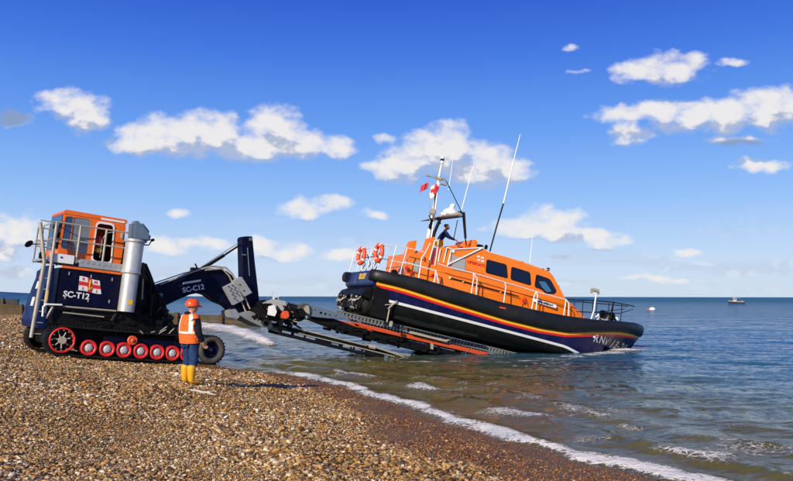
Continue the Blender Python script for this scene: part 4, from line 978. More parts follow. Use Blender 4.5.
# ---- superstructure
SB = -1.55
YT = lambda z: max(0, (z - .1)) * .13
def tumble(v): return Vector((v.x, v.y * (1 - YT(v.z) / 1.55), v.z))
hp = lambda pts, y=SB: B.prof(pts, y)
def wh(pts):    # outline measured on the sloping side wall: solve the wall's own y for each point
    out = []
    for px, py in pts:
        y = SB
        for _ in range(4): q_ = B.P(px, py, y); y = SB * (1 - YT(q_.z) / 1.55)
        out.append((q_.x, q_.z))
    return out
deckz = -.14
main = wh([(437, 262), (450, 248), (482, 247.5), (489, 252), (520, 261), (549, 271), (553, 275), (566, 298.5), (580, 308), (590, 318)])
main = [(main[0][0], deckz), (main[0][0], main[1][1] - .05)] + main[1:] + [(main[-1][0] + .05, deckz)]
q = MB().prism(rnd_poly(main, .10, 3), SB, -SB, 0, .03); warp(q, tumble)
# the foredeck cuddy narrows towards the bow
xc = main[-4][0]; warp(q, lambda v: Vector((v.x, v.y * (1 - .22 * float(sst(xc - .3, main[-1][0], v.x))), v.z)))
wheel = q.build('wheelhouse', M['orange'], bt)
def side_piece(name, pts, mat, parent, th=.02, rr=.09, sides=(1, -1), label=None):
    o = None
    pr = rnd_poly(wh(pts), rr, 4)
    for s in sides:
        q = MB().prism(pr, s * SB, s * (SB - th), 0, .006) if s == 1 else MB().prism(pr, -SB, -SB + th, 0, .006)
        warp(q, tumble); o = q.build(name, mat, parent, label=label)
    return o
GK = M['rubber']
W3 = [(536, 273.8), (550, 278.8), (556.6, 290.5), (554.5, 293.6), (545.5, 293.2), (541, 289), (534.3, 286.8)]
for pts in ([(486.6, 259), (506.5, 264.3), (507.8, 278.3), (485.3, 272.5)], [(511.3, 266.2), (530, 272), (531, 285.3), (510.3, 279.3)], W3):
    fr = side_piece('window', pts, M['rubber'], wheel, .018, .10)
    c = np.mean(np.array(pts), 0); ins = [tuple(np.array(p) + (c - np.array(p)) * .13) for p in pts]
    side_piece('pane', ins, M['glass'], fr, .026, .08)
M['paleglass'] = glass('pale_pane', (.05, .14, .24), .06)
side_piece('inner_pane', [(538.2, 281), (545, 281.2), (551.5, 291.3), (546.5, 292), (541.5, 287)], M['paleglass'], fr, .030, .05)  # paler blue pane set over the third window
# windscreen on the forward slope
wa, wb = wh([(553.5, 276.5)])[0], wh([(564, 295)])[0]; dv = Vector((wb[0] - wa[0], 0, wb[1] - wa[1])); nv = Vector((-dv.z, 0, dv.x)).normalized(); 
if nv.x < 0: nv = -nv
q = MB()
for y in (-.86, 0, .86):
    a0 = Vector((wa[0], y, wa[1])) + nv * .045; b0 = Vector((wb[0], y, wb[1])) + nv * .045
    q.add([a0 + Vector((0, -.38, 0)), a0 + Vector((0, .38, 0)), b0 + Vector((0, .38, 0)), b0 + Vector((0, -.38, 0))], [(0, 1, 2, 3)])
q.build('windscreen', M['glass'], wheel)
vent = side_piece('vent_panel', [(452.3, 255), (465.3, 259), (465, 270.8), (452, 267)], M['greypanel'], wheel, .02, .02)
q = MB()
va, vb = wh([(452.5, 256), (465, 260)])
for k in range(9):
    z = -.0 + k * .052; q.box(((va[0] + vb[0]) / 2, SB - .03, va[1] - .1 - z), (vb[0] - va[0] - .05, .012, .014))
warp(q, tumble); q.build('louvre', M['hub'], vent)
for (a_, b2) in ((478.3, 256.3), (482.3, 257.6), (478.8, 259.8), (482.6, 261)): side_piece('white_square', [(a_ - 1.4, b2 - 1.1), (a_ + 1.4, b2 - .5), (a_ + 1.4, b2 + 1.2), (a_ - 1.4, b2 + .7)], M['white'], wheel, .012, .01, sides=(1,))
nb = side_piece('name_board', [(532.5, 297.6), (556.5, 304.6), (556.4, 308.2), (532.3, 301)], M['white'], wheel, .014, .06)
def wp3(px, py, off=.02):
    x, z = wh([(px, py)])[0]; return Vector((x, SB * (1 - YT(z) / 1.55) - off, z))
a0, a1 = wp3(533, 299.5), wp3(556, 306.4); text('RNLI LIFEBOAT', .115, M['navy'], nb, (a0 + a1) / 2 + Vector((0, -.03, 0)), right=(a1 - a0), bold=.003)
a0, a1 = wp3(468, 261.5, .012), wp3(484, 266, .012); text('LIFEBOATS', .17, M['red'], wheel, (a0 + a1) / 2, right=(a1 - a0), bold=.003)
q = MB(); p = wp3(523.5, 300.5, .01); q.box(p, (.16, .02, .14), Matrix.Rotation(.6, 4, 'Y'), bev=.02); q.tube([p + Vector((-.12, -.01, -.16)), p + Vector((.04, -.02, .16)), p + Vector((.16, -.01, -.1))], .018, 6); q.build('red_emblem', M['sr'], wheel)
q = MB(); q.tube([wp3(450, 277.8, .06), wp3(518, 296, .06)], .022, 8, 0); q.box(wp3(449.5, 277.6, .05), (.08, .05, .08), mi=1, bev=.01); q.box(wp3(462.5, 281.5, .05), (.05, .05, .06), mi=1); q.box(wp3(500, 291.5, .05), (.05, .05, .06), mi=1); q.build('boat_hook', [M['rubber'], M['white']], bt)
q = MB()   # moulded panel lines and hatch edges on the side
for (a_, b2, c_, d_) in ((437, 271, 590, 312), (438, 262, 484, 274), (470, 285, 520, 298)): q.tube([wp3(a_, b2, -.004), wp3(c_ if c_ < 570 else 566, d_ if c_ < 570 else 305.5, -.004)], .012, 6)
q.tube([wp3(449, 267.5, -.002), wp3(536, 291, -.002), wp3(562, 298, -.002)], .016, 6)
q.build('moulding', M['orange2'], wheel)
q = MB()   # roof gutter rail, roof edge fittings
q.tube([wp3(489, 251.5, -.05), wp3(520, 260, -.05), wp3(549, 269.5, -.05)], .02, 6)
for px, py in ((507, 257), (524, 262.5), (545, 269)): q.box(wp3(px, py - .8, -.15), (.12, .08, .06), bev=.015)
q.build('roof_rail', M['white'], wheel)
q = MB(); 
for px, py in ((549.3, 270), (559, 288)): q.box(wp3(px, py - 1, -.1), (.12, .1, .14), bev=.02)
q.box(B.P(480, 246, -.9), (.25, .2, .12), bev=.03); q.box(B.P(486, 247, -1.0), (.12, .12, .2), bev=.03); q.build('roof_lamp', M['black'], wheel)
q = MB(); q.prism(hp([(463, 247.8), (464.5, 243.2), (469.5, 242.6), (474, 247.6)], -.6), -.6, .5, 0, .05); q.prism(hp([(449, 249), (450, 245.5), (455, 245.5), (456, 249)], -.6), -.9, .9, 0, .04); q.build('roof_locker', M['orange'], wheel)
q = MB(); q.tube([wp3(447.5, 264.5, .05), wp3(482, 248, .03)], .035, 8); q.tube([wp3(451, 249.5, .03), wp3(482, 247.5, .03)], .03, 8); q.tube([wp3(447, 266, .04), wp3(451, 249.5, .03)], .03, 8); q.box(wp3(452.5, 251.3, .04), (.14, .03, .1)); q.build('helm_screen_frame', M['white'], wheel)
# aft cabin, steps and the two mast pillars
AY = -1.25
def ab(pts, y0, y1, name, mat, bev=.04, parent=bt): return MB().prism(rnd_poly(hp(pts, y0), .07, 3), y0, y1, 0, bev).build(name, mat, parent)
lowz = deckz
a = hp([(406.5, 276), (410.5, 252.5), (424.5, 254.8), (424, 262), (438, 266), (438, 285)], -1.35)
a = [(a[0][0], lowz)] + a[1:5] + [(a[5][0] + .3, lowz)]
aft = MB().prism(rnd_poly(a, .08, 3), -1.35, 1.35, 0, .04).build('aft_cabin', M['orange'], bt)
q = MB(); q.prism(hp([(413.5, 261), (419.5, 262.3), (418, 272), (413, 270.6)], -1.36), -1.375, -1.35, 0, .004); q.build('side_door_window', M['greypanel'], aft)
q = MB()
for px, py in ((406.5, 268), (411, 272), (433, 275.5)): q.box(bp(px, py, -1.45), (.14, .1, .16), bev=.03)
q.build('red_fitting', M['sr'], aft)
q = MB()
for s in (1, -1):
    q.prism(rnd_poly(hp([(420.5, 263), (428.5, 238), (435.5, 236.5), (433, 252), (430, 268)], -1.2), .06, 3), s * 1.2, s * .85, 0, .04)
q.prism(rnd_poly(hp([(437, 266), (437.5, 250), (452, 245.5), (453, 268)], -1.2), .06, 3), -1.2, -1.0, 0, .03); q.prism(rnd_poly(hp([(437, 266), (437.5, 250), (452, 245.5), (453, 268)], -1.2), .06, 3), 1.0, 1.2, 0, .03)
q.build('mast_pillar', M['orange'], aft)
# upper helm floor / seat
fl = B.P(442, 263, -.2); q = MB(); q.box((fl.x + .3, 0, fl.z - .08), (1.6, 2.0, .08), bev=.02); q.box((fl.x + 1.0, 0, fl.z + .6), (.2, 1.9, 1.2), bev=.05); q.build('upper_helm', M['orange'], aft)
q = MB(); q.box(B.P(436.5, 257.5, -.7), (.32, .35, .3), bev=.06); q.build('stowed_bag', M['yellow'], aft)
q = MB()
for loop in ([(428.5, 264), (434.5, 240.5), (438.5, 241), (434.8, 266)], [(443.5, 262.5), (446.8, 247.5), (451, 248.5), (449.5, 264)], [(438, 262), (440.5, 249)]): q.tube([bp(a_, b2, -1.42) for a_, b2 in loop], .026, 8)
q.tube([bp(418, 282, -1.9), bp(421.5, 258, -1.85), bp(424.5, 254, -1.8)], .026, 8)
q.tube([bp(404, 262, -1.9), bp(436, 270.5, -1.9), bp(438.5, 283, -1.9)], .026, 8); q.tube([bp(436, 271, -1.9), bp(434, 283, -1.9)], .028, 8); q.tube([bp(423, 257, -1.6), bp(430, 243, -1.5)], .02, 6)
q.build('grab_frame', M['white'], bt)
# guard rails along the side deck
def rail(name, s):
    y = s * 1.98; q = MB(); R_ = lambda px, py: (lambda v: Vector((v.x, -v.y if s > 0 else v.y, v.z)))(B.P(px, py, -1.98))
    q.tube([R_(*c) for c in ((438, 263.5), (449, 267.2), (474, 273), (505, 282.2), (537, 291.5), (566.5, 299.5))], .020, 8)
    for t, f in (((473.5, 273), ((470.5, 297), (475.5, 298))), ((505, 282.2), ((503, 306.5),)), ((536.5, 291.3), ((530.8, 313), (535.2, 314))), ((566, 299), ((562.8, 320), (567.5, 321)))):
        for f_ in f:
            a_ = R_(*t); b_ = R_(*f_); b_.z = lerpt(b_.x, ZS) + .01; q.tube([a_, (a_ * .8 + b_ * .2) + Vector(((b_.x - a_.x) * .5, 0, 0)), b_], .024, 8)
    return q.build(name, M['white'], bt)
rail('guard_rail', -1); rail('guard_rail', 1)
def srail(s):
    q = MB(); R_ = lambda px, py: (lambda v: Vector((v.x, v.y * -s, v.z)))(B.P(px, py, -1.9)); R_ = lambda px, py, _s=s: Vector((B.P(px, py, -1.9).x, 1.9 * _s, B.P(px, py, -1.9).z))
    q.tube([R_(384, 245), R_(400, 246), R_(424, 252)], .017, 8); q.tube([R_(382, 258.5), R_(406, 263.5)], .015, 8)
    for x in (384, 396.5, 407): a_ = R_(x, 245.5 if x < 400 else 248); b_ = Vector((a_.x - .08, a_.y, lerpt(max(0, a_.x), ZS))); q.tube([a_, b_], .02, 8)
    return q.build('stern_rail', M['white'], bt)
srail(-1); srail(1)
zr1 = B.P(384, 245, -1.9); q = MB(); q.tube([(.05, -1.9, zr1.z), (.0, 1.9, zr1.z)], .018, 8); q.tube([(.05, -1.9, zr1.z - .5), (.0, 1.9, zr1.z - .5)], .014, 8)
for y in (-1.1, -.35, .4, 1.1): q.tube([(.02, y, zr1.z), (.02, y, .02)], .016, 8)
q.build('transom_rail', M['white'], bt)
q = MB(); 
for y in (-1.0, -.5, .2, .9): q.tube([(.05, y, zr1.z - .25), (.3, y + .1, zr1.z - .6), (.1, y, .05)], .02, 6)
q.tube([(.15, -1.3, .7), (.25, .9, .75)], .02, 6); q.build('rail_bracket', M['black'], bt)
q = MB(); q.box(B.P(394, 273, -1.9), (.22, .2, .26), bev=.04); q.build('mooring_post', M['black'], bt)
# forward: lamp post, pulpit rail, anchor gear
PY_ = -1.75
q = MB(); q.tube([B.P(590.5, 321, PY_), B.P(594, 310, PY_), B.P(596.3, 292, PY_)], .035, 8); lp = q.build('lamp_post', M['white'], bt)
q = MB(); p = B.P(595, 288.8, PY_); q.box(p + Vector((0, 0, -.04)), (.34, .24, .13), bev=.03); q.box(p + Vector((-.14, 0, -.15)), (.1, .15, .1), bev=.03); q.box(p + Vector((.2, 0, -.14)), (.1, .15, .1), bev=.03); q.build('flood_lamp', M['tan'], lp)
def bowrail(s):
    q = MB()
    def R_(px, py, y):
        v = B.P(px, py, -y); return Vector((v.x, y * s, v.z))
    top = [R_(567, 299, 1.85), R_(580, 299.7, 1.85), R_(592, 300, 1.75), R_(614, 302, 1.2), R_(626, 304.2, .7), R_(634.5, 306, .25)]
    q.tube(top, .022, 8); q.tube([R_(576, 311, 1.85), R_(594, 312, 1.7), R_(619.5, 313, 1.1), R_(633, 308.8, .3)], .016, 8)
    for a_, b_, y in (((567, 299), (566, 320), 1.85), ((583, 299.8), (582, 320), 1.82), ((609, 301.5), (608, 322), 1.35), ((622, 303.5), (620.5, 322), .95), ((593, 300), (592, 321), 1.72)):
        t = R_(*a_, y); b2 = R_(*b_, y); b2.z = lerpt(b2.x, ZS); q.tube([t, b2], .018, 8)
    return q.build('bow_rail', M['rubber'], bt)
bowrail(-1); bowrail(1)
q = MB()
q.tube([B.P(613.5, 302, -.8), B.P(610.5, 319, -.8)], .04, 8, 0); q.box(B.P(602, 315.5, -.7), (.18, .3, .5), mi=0, bev=.04); q.box(B.P(611, 316, -.6), (.3, .3, .36), mi=0, bev=.06)
q.tube([B.P(603, 318, -.9), B.P(607, 312, -.9), B.P(612, 316, -.7), B.P(616, 320, -.7)], .05, 8, 0)
q.box(B.P(598, 316.5, -.6), (.2, .25, .26), mi=1, bev=.08); q.box(B.P(607, 316, -.7), (.16, .2, .4), mi=2, bev=.04); q.box(B.P(616, 319, -.6), (.24, .2, .22), mi=1, bev=.06); q.box(B.P(604, 319.5, -.8), (.5, .2, .1), mi=2, bev=.03)
q.build('anchor_gear', [M['black'], M['white'], M['tan']], bt)
# ---- mast, radar arch, aerials
def m0(px, py, y=0.0): return B.P(px, py, y)
q = MB(); q.tube([m0(427, 243), m0(433, 212.5), m0(436.2, 195), m0(438.7, 177), m0(441.4, 164)], [.09, .075, .06, .05, .035], 10); q.tube([m0(431, 240, -.35), m0(434.3, 214, -.25), m0(437, 193, -.05)], .035, 8); mast = q.build('mast', M['white'], bt)
q = MB(); q.tube([m0(441.6, 163.5), m0(441.9, 161)], .075, 12, 0); q.tube([m0(441.9, 161), m0(442.2, 158.8)], .08, 12, 1); q.tube([m0(442.2, 158.8), m0(442.4, 156.8)], .085, 12, 0); q.build('masthead_lamp', [M['white'], M['black']], mast)
q = MB(); q.tube([m0(426.5, 175.5), m0(447, 181)], .025, 6); q.tube([m0(434, 176.3), m0(446, 179.5)], .045, 6); q.box(m0(427.3, 175), (.12, .1, .1)); q.box(m0(443, 184, -.1), (.3, .15, .07)); q.box(m0(439, 179, 0), (.2, .2, .14), bev=.03); q.build('crosstree', M['tan'], mast)
q = MB(); q.tube([m0(446, 181), m0(461.5, 212)], .02, 6); q.tube([m0(435.3, 193, -.1), m0(433.6, 214, -.1)], .03, 6); q.tube([m0(457.5, 220), m0(453.3, 240, -.5)], .02, 6)
q.tube([m0(429, 215, -.3), m0(431, 220, -.3), m0(434, 221, -.3)], .03, 6)
q.tube([m0(440.5, 218, -1.0), m0(434.5, 232, -1.05), m0(432.5, 240, -1.1)], .07, 8); q.tube([m0(437, 217, -.6), m0(440, 224, -.6)], .05, 8)
q.tube([m0(459.5, 212, -1.0), m0(464, 214, -1.05), m0(465.3, 238, -1.1)], .055, 8); q.tube([m0(459, 212, -1), m0(464, 213, 1)], .05, 8); q.tube([m0(440.5, 218, 1.0), m0(434.5, 232, 1.05)], .07, 8); q.tube([m0(463, 213, 1.0), m0(465.3, 238, 1.1)], .055, 8)
q.tube([m0(438, 219.5, -1.05), m0(462, 216.5, -1.05)], .03, 6)
for py in (222, 226): q.box(m0(431.8 - (py - 222) * .3, py, -.2), (.12, .2, .22), bev=.02)
q.build('mast_stay', M['black'], mast)
p1, p2 = m0(438, 217, -1.0), m0(462.5, 215, -1.0)
q = MB(); q.prism([(p1.x, p1.z), (p1.x + .1, p1.z + .09), (p2.x, p2.z + .16), (p2.x + .02, p2.z)], -1.05, 1.05, 0, .03); q.box(m0(432.5, 212, -.4), (.22, .3, .26), bev=.05); q.build('radar_platform', M['tan'], mast)
q = MB(); p = m0(450.3, 214.2); q.lathe([(.01, -.05), (.33, -.05), (.36, .02), (.34, .11), (.24, .2), (.13, .27), (.1, .33)], p, 26, 0, 'z'); q.lathe([(.07, .28), (.09, .32), (.12, .36), (.115, .42), (.07, .47), (.01, .49)], p + Vector((.03, 0, 0)), 20, 0, 'z'); q.box(m0(443, 214.5, -.3), (.3, .25, .14), bev=.05); q.build('radome', M['white'], mast)
M['whip'] = paint('white_whip', (.8, .8, .78), .4, .05)
def whip(pts, r, y, base=None):
    q = MB(); q.tube([m0(a_, b_, y) for a_, b_ in pts], r, 7, 0); return q.build('whip_aerial', M['whip'], bt)
whip([(461.5, 210), (468, 185), (474, 163)], [.024, .02, .012], -.6); whip([(448.5, 190), (451, 172), (453.5, 152)], [.02, .016, .01], .4); whip([(529.8, 263), (531.2, 250), (532.8, 233)], [.022, .018, .01], .6)
w = whip([(503.2, 203.5), (511.5, 168), (520, 134)], [.034, .028, .014], -1.1); q = MB(); q.tube([m0(489.5, 252, -1.1), m0(496, 228, -1.1), m0(503.3, 203, -1.1)], .033, 7); q.build('aerial_base', M['rubber'], w)
q = MB(); q.tube([m0(466.3, 246, -.9), m0(465.2, 238, -.9)], .03, 6); q.build('arch_foot', M['black'], bt)
# flags on the halyards
def cloth(name, mat, p, w, h, ph=0, parent=None):
    rows = [[p + Vector((-w * i / 8, .05 * math.sin(i * .9 + ph) * i / 4, -h * j / 5 - .03 * i + .012 * math.sin(i * 1.4 + j))) for i in range(9)] for j in range(6)]
    o = MB().grid(rows).build(name, mat, parent, recalc=False); md = o.modifiers.new('thick', 'SOLIDIFY'); md.thickness = .006; return o
M['flagred'] = paint('red_flag', (.72, .03, .04), .8, .1); M['flagwhite'] = paint('white_flag', (.78, .76, .74), .8, .1)
f1 = cloth('ensign_flag', M['flagred'], m0(428.8, 181.5), .28, .30, .4, mast)
f2 = cloth('house_flag', M['flagwhite'], m0(440, 182.5, -.05), .34, .60, 1.2, mast)
q = MB(); a0 = m0(440, 183.2, -.09); 
rows = [[a0 + Vector((-.34 * i / 8, .05 * math.sin(i * .9 + 1.2) * i / 4 - .02, -.12 - .14 * j - .03 * i)) for i in range(9)] for j in range(2)]; q.grid(rows)
rows = [[a0 + Vector((-.13 - .11 * i, .05 * math.sin((3 + 2.5 * i) * .9 + 1.2) * .8 - .025, -.0 - .085 * j - .1)) for i in range(2)] for j in range(6)]; q.grid(rows); q.build('flag_cross', M['flagred'], f2)
q = MB(); q.tube([m0(428.8, 176, 0), m0(428.5, 192, 0), m0(430, 214, 0)], .008, 5); q.tube([m0(424.3, 190), m0(429, 181)], .006, 5); q.build('halyard', M['tan'], mast)
# ---- two ring lifebuoys hung on the stern rail
M['buoyorange'] = paint('buoy_orange', (.85, .10, .02), .5, .1)
def lifebuoy(px, py, label, src=None, tilt=.0):
    c = B.X(px, py, -.14); fr = Frame((0, 0, 0), 0); Mx = B.M @ Matrix.Translation(c) @ Matrix.Rotation(math.radians(5), 4, 'Z') @ Matrix.Rotation(math.radians(-4), 4, 'Y')
    if src is None:
        t = thing('ring_lifebuoy', Mx, label, 'lifebuoy', 'ring lifebuoys on the stern rail')
        R0, r0 = .315, .085; nu, nv_ = 48, 12; vs = []; fs = []; mi_ = []
        q = MB()
        for i in range(nu):
            for j in range(nv_):
                a, b_ = math.tau * i / nu, math.tau * j / nv_; q.v.append((r0 * math.sin(b_), (R0 + r0 * math.cos(b_)) * math.cos(a), (R0 + r0 * math.cos(b_)) * math.sin(a)))
        for i in range(nu):
            for j in range(nv_): q.f.append((i * nv_ + j, ((i + 1) % nu) * nv_ + j, ((i + 1) % nu) * nv_ + (j + 1) % nv_, i * nv_ + (j + 1) % nv_)); q.m.append(0); q.sm.append(True)
        q.build('ring', M['buoyorange'], t)
        for k in range(4):
            q = MB(); a0_ = math.tau * k / 4 + .5
            pts = [(0, R0 * math.cos(a0_ + d_), R0 * math.sin(a0_ + d_)) for d_ in (-.12, -.04, .04, .12)]; q.tube(pts, r0 + .006, 14); q.build('white_band', M['white'], t)
        q = MB(); q.box((.06, -.02, -.12), (.1, .12, .3), bev=.03); q.build('light_canister', M['black'], t)
        return t
    t = src.copy(); COL.objects.link(t); t.matrix_world = Mx; t['label'] = label
    for ch in src.children: copy_part(ch, t)
    return t
lb1 = lifebuoy(361.2, 255.8, 'orange ring lifebuoy on the far corner of the lifeboat stern rail'); lifebuoy(378.6, 252.8, 'orange ring lifebuoy on the near side of the stern rail, closer to the cabin', lb1)
# ================================================================== PEOPLE
M['skin'] = paint('skin', (.52, .27, .17), .55, .05)
M['jacket'] = fabric('navy_jacket', (.008, .010, .02))
M['hivis'] = fabric('orange_hivis', (.95, .16, .03))
M['reflect'] = paint('reflective_tape', (.75, .72, .66), .45, .1)
M['jeans'] = fabric('blue_jeans', (.018, .045, .13), .9, .4, dirtcol=(.07, .10, .16))
M['boots'] = paint('yellow_rubber_boot', (.85, .38, .01), .45, .15)
M['hathard'] = paint('orange_hard_hat', (.88, .09, .01), .3, .05)
M['hair'] = paint('brown_hair', (.16, .07, .03), .8, .0)
def skin(name, V, E, R, mat, parent, sub=2, root=0, extra=None):
    me = bpy.data.meshes.new(name); me.from_pydata([tuple(v) for v in V], E, []); o = bpy.data.objects.new(name, me); COL.objects.link(o)
    o.modifiers.new('s', 'SKIN'); 
    for i, r in enumerate(R): 
        sv = me.skin_vertices[0].data[i]; sv.radius = r if isinstance(r, tuple) else (r, r); sv.use_root = (i == root); sv.use_loose = False
    m_ = o.modifiers.new('d', 'SUBSURF'); m_.levels = sub; m_.render_levels = sub
    bpy.context.view_layer.update(); me2 = bpy.data.meshes.new_from_object(o.evaluated_get(bpy.context.evaluated_depsgraph_get()))
    bpy.data.objects.remove(o); me2.materials.clear(); me2.materials.append(mat); me2.polygons.foreach_set('use_smooth', [True] * len(me2.polygons))
    if extra is not None:
        bm = bmesh.new(); bm.from_mesh(me2); tmp = bpy.data.meshes.new('x'); tmp.from_pydata(extra.v, [], extra.f); bm.from_mesh(tmp)
        for f in bm.faces: f.smooth = True
        bm.to_mesh(me2); bm.free(); bpy.data.meshes.remove(tmp)
    me2.name = name; o = bpy.data.objects.new(name, me2); put(o, parent); return o
def head_shape(c, fwd, up, h=.232):
    """a sculpted head: brow, sockets, nose, lips, chin and ears"""
    q = MB(); f = fwd.normalized(); u = (up - f * up.dot(f)).normalized(); l = u.cross(f); n, m_ = 28, 22; rows = []
    for i in range(m_ + 1):
        th = math.pi * i / m_; r = []
        for j in range(n):
            ph = math.tau * j / n; z = math.cos(th); s_ = math.sin(th); x, y = s_ * math.cos(ph), s_ * math.sin(ph)
            X = x * .098; Y = y * .076; Z = z * h / 2
            if z < 0: Y *= 1 - .28 * (-z) ** 1.5; X *= 1 - .12 * (-z); X += .018 * (-z)
            g = lambda a, b_, wa, wb: math.exp(-((y * 1.0 - a) / wa) ** 2 - ((z - b_) / wb) ** 2) * (x > 0)
            X += .024 * g(0, -.16, .12, .16) + .008 * g(0, .2, .5, .12) - .012 * (g(.38, .02, .2, .12) + g(-.38, .02, .2, .12)) + .008 * g(0, -.46, .25, .07) + .012 * g(0, -.78, .3, .14)
            r.append(c + f * X + l * Y + u * Z)
        rows.append(r)
    for i in range(m_ + 1): q.v += [tuple(p) for p in rows[i]]
    for i in range(m_):
        for j in range(n): q.f.append((i * n + j, i * n + (j + 1) % n, (i + 1) * n + (j + 1) % n, (i + 1) * n + j)); q.m.append(0); q.sm.append(True)
    for s in (1, -1):
        b_ = len(q.v); e = c + l * s * .078 - u * .01 - f * .01
        for i in range(7):
            for j in range(8): th, ph = math.pi * i / 6, math.tau * j / 8; q.v.append(tuple(e + f * .018 * math.sin(th) * math.cos(ph) + l * .009 * math.sin(th) * math.sin(ph) + u * .032 * math.cos(th)))
        for i in range(6):
            for j in range(8): q.f.append((b_ + i * 8 + j, b_ + i * 8 + (j + 1) % 8, b_ + (i + 1) * 8 + (j + 1) % 8, b_ + (i + 1) * 8 + j)); q.m.append(0); q.sm.append(True)
    return q
def human(root, J, hand_dir=None):
    """J: joint positions in the person's own frame (x forward, y to the left, z up)"""
    V = []; E = []; R = []
    def ad(p, r, par=None): V.append(Vector(p)); R.append(r); i = len(V) - 1; (E.append((par, i)) if par is not None else None); return i
    pel = ad(J['pelvis'], (.15, .11)); wa = ad(J['waist'], (.135, .10), pel); ch = ad(J['chest'], (.16, .115), wa); sh_ = ad(J['collar'], (.10, .085), ch); nk = ad(J['neck'], .055, sh_); hd = ad(J['head'], .062, nk)
    for s in ('l', 'r'):
        a = ad(J['sho_' + s], .04, sh_); b_ = ad(J['elb_' + s], .043, a); w_ = ad(J['wri_' + s], .029, b_)
        fw = (Vector(J['wri_' + s]) - Vector(J['elb_' + s])).normalized(); side = Vector((1, 0, 0)) if hand_dir is None else hand_dir; side = (side - fw * side.dot(fw)).normalized(); nor = fw.cross(side)
        if s == 'l': nor = -nor
        W = Vector(J['wri_' + s]); pm = ad(W + fw * .05, (.036, .02), w_)
        for k, (o_, ln) in enumerate(((.030, .078), (.010, .088), (-.010, .082), (-.029, .064))):
            k1 = ad(W + fw * .09 + side * o_, .0105, pm); k2 = ad(W + fw * (.09 + ln * .55) + side * o_ * 1.1 + nor * .012, .009, k1); ad(W + fw * (.09 + ln * .9) + side * o_ * 1.1 + nor * .035, .0075, k2)
        t1 = ad(W + fw * .045 + side * .042, .012, pm); ad(W + fw * .085 + side * .062 + nor * .015, .009, t1)
        hp_ = ad(J['hip_' + s], .095, pel); kn = ad(J['kne_' + s], .06, hp_); an_ = ad(J['ank_' + s], .042, kn); he = ad(J['toe_' + s], (.045, .03), an_)
    fwd = Vector(J.get('face', (1, 0, 0)))
    hc = Vector(J['head']); up = (Vector(J['head']) - Vector(J['neck'])); hs_ = head_shape(hc + up.normalized() * .055, fwd, up)
    body = skin('body', V, E, R, M['skin'], root, 2, 0, hs_)
    return body
def clothes(root, J, name, chain, mat, sub=2, rt=0):
    V = []; E = []; R = []; idx = {}
    for p, r, par in chain:
        V.append(Vector(p)); R.append(r); i = len(V) - 1
        if par is not None: E.append((par, i))
    return skin(name, V, E, R, mat, root, sub, rt)
def foot_ground(px, py):
    d = ray(px, py); t = 5.0
    while True:
        p = CAM + d * t
        if p.z <= float(land_z(np.array([p.x]), np.array([p.y]))[0]) or t > 80: return p
        t += .01
pp = foot_ground(189.5, 384.5)

hsc = (83.0 / 771 * pp.y) / 1.83
pm_ = Matrix.Translation(pp + Vector((0, 0, .0))) @ Matrix.Rotation(math.radians(52), 4, 'Z') @ Matrix.Diagonal((hsc * 1.13, hsc * 1.13, hsc, 1))
per = thing('person', pm_, 'person in orange hard hat, hi-vis vest and yellow boots standing on the shingle', 'person')
J = dict(pelvis=(0, 0, .94), waist=(.0, 0, 1.10), chest=(.0, 0, 1.30), collar=(-.01, 0, 1.46), neck=(.0, 0, 1.54), head=(.03, 0, 1.62), face=(1, -.15, -.08),
    sho_l=(-.01, .185, 1.42), elb_l=(-.05, .28, 1.15), wri_l=(.12, .27, .94), sho_r=(-.01, -.185, 1.42), elb_r=(-.04, -.28, 1.15), wri_r=(.09, -.27, .92),
    hip_l=(0, .095, .90), kne_l=(.05, .13, .49), ank_l=(-.0, .145, .09), toe_l=(.14, .17, .035), hip_r=(0, -.095, .90), kne_r=(.02, -.10, .49), ank_r=(-.06, -.125, .09), toe_r=(.08, -.15, .035))
human(per, J)
jk = clothes(per, J, 'jacket', [((0, 0, .98), (.17, .135), None), ((0, 0, 1.12), (.165, .13), 0), ((0, 0, 1.30), (.185, .14), 1), ((-.01, 0, 1.46), (.12, .10), 2), ((0, 0, 1.53), (.075, .075), 3),
    (J['sho_l'], .08, 3), (J['elb_l'], .075, 5), (J['wri_l'], .055, 6), (J['sho_r'], .08, 3), (J['elb_r'], .075, 8), (J['wri_r'], .055, 9)], M['jacket'])
clothes(per, J, 'hood', [((-.08, 0, 1.49), (.09, .08), None), ((-.08, .07, 1.54), (.065, .06), 0), ((-.08, -.07, 1.54), (.065, .06), 0), ((-.075, 0, 1.60), (.075, .07), 0)], M['jacket'])
# the vest: an open-sided tabard over the jacket
q = MB(); rows = []; nz_ = 14
for i in range(nz_ + 1):
    z = .89 + (1.50 - .89) * i / nz_; t = i / nz_; r = []
    for j in range(33):
        a = math.tau * j / 32; hw = .228 + .03 * math.sin(t * math.pi) - (.02 * max(0, t - .75) / .25); hd_ = .178 + .012 * math.sin(t * math.pi * 1.3) - .025 * max(0, t - .7) / .3; 
        fold = .004 * math.sin(9 * a + 5 * t)
        r.append((hd_ * math.cos(a) * (1 + fold) - .005, hw * math.sin(a), z + .004 * math.sin(3 * a)))
    rows.append(r)
def vest_mi(i, j):
    return 1 if i in (5,) or (j in (12, 13, 19, 20, 3, 4, 28, 29) and i >= 6) else 0
q.grid(rows, vest_mi)
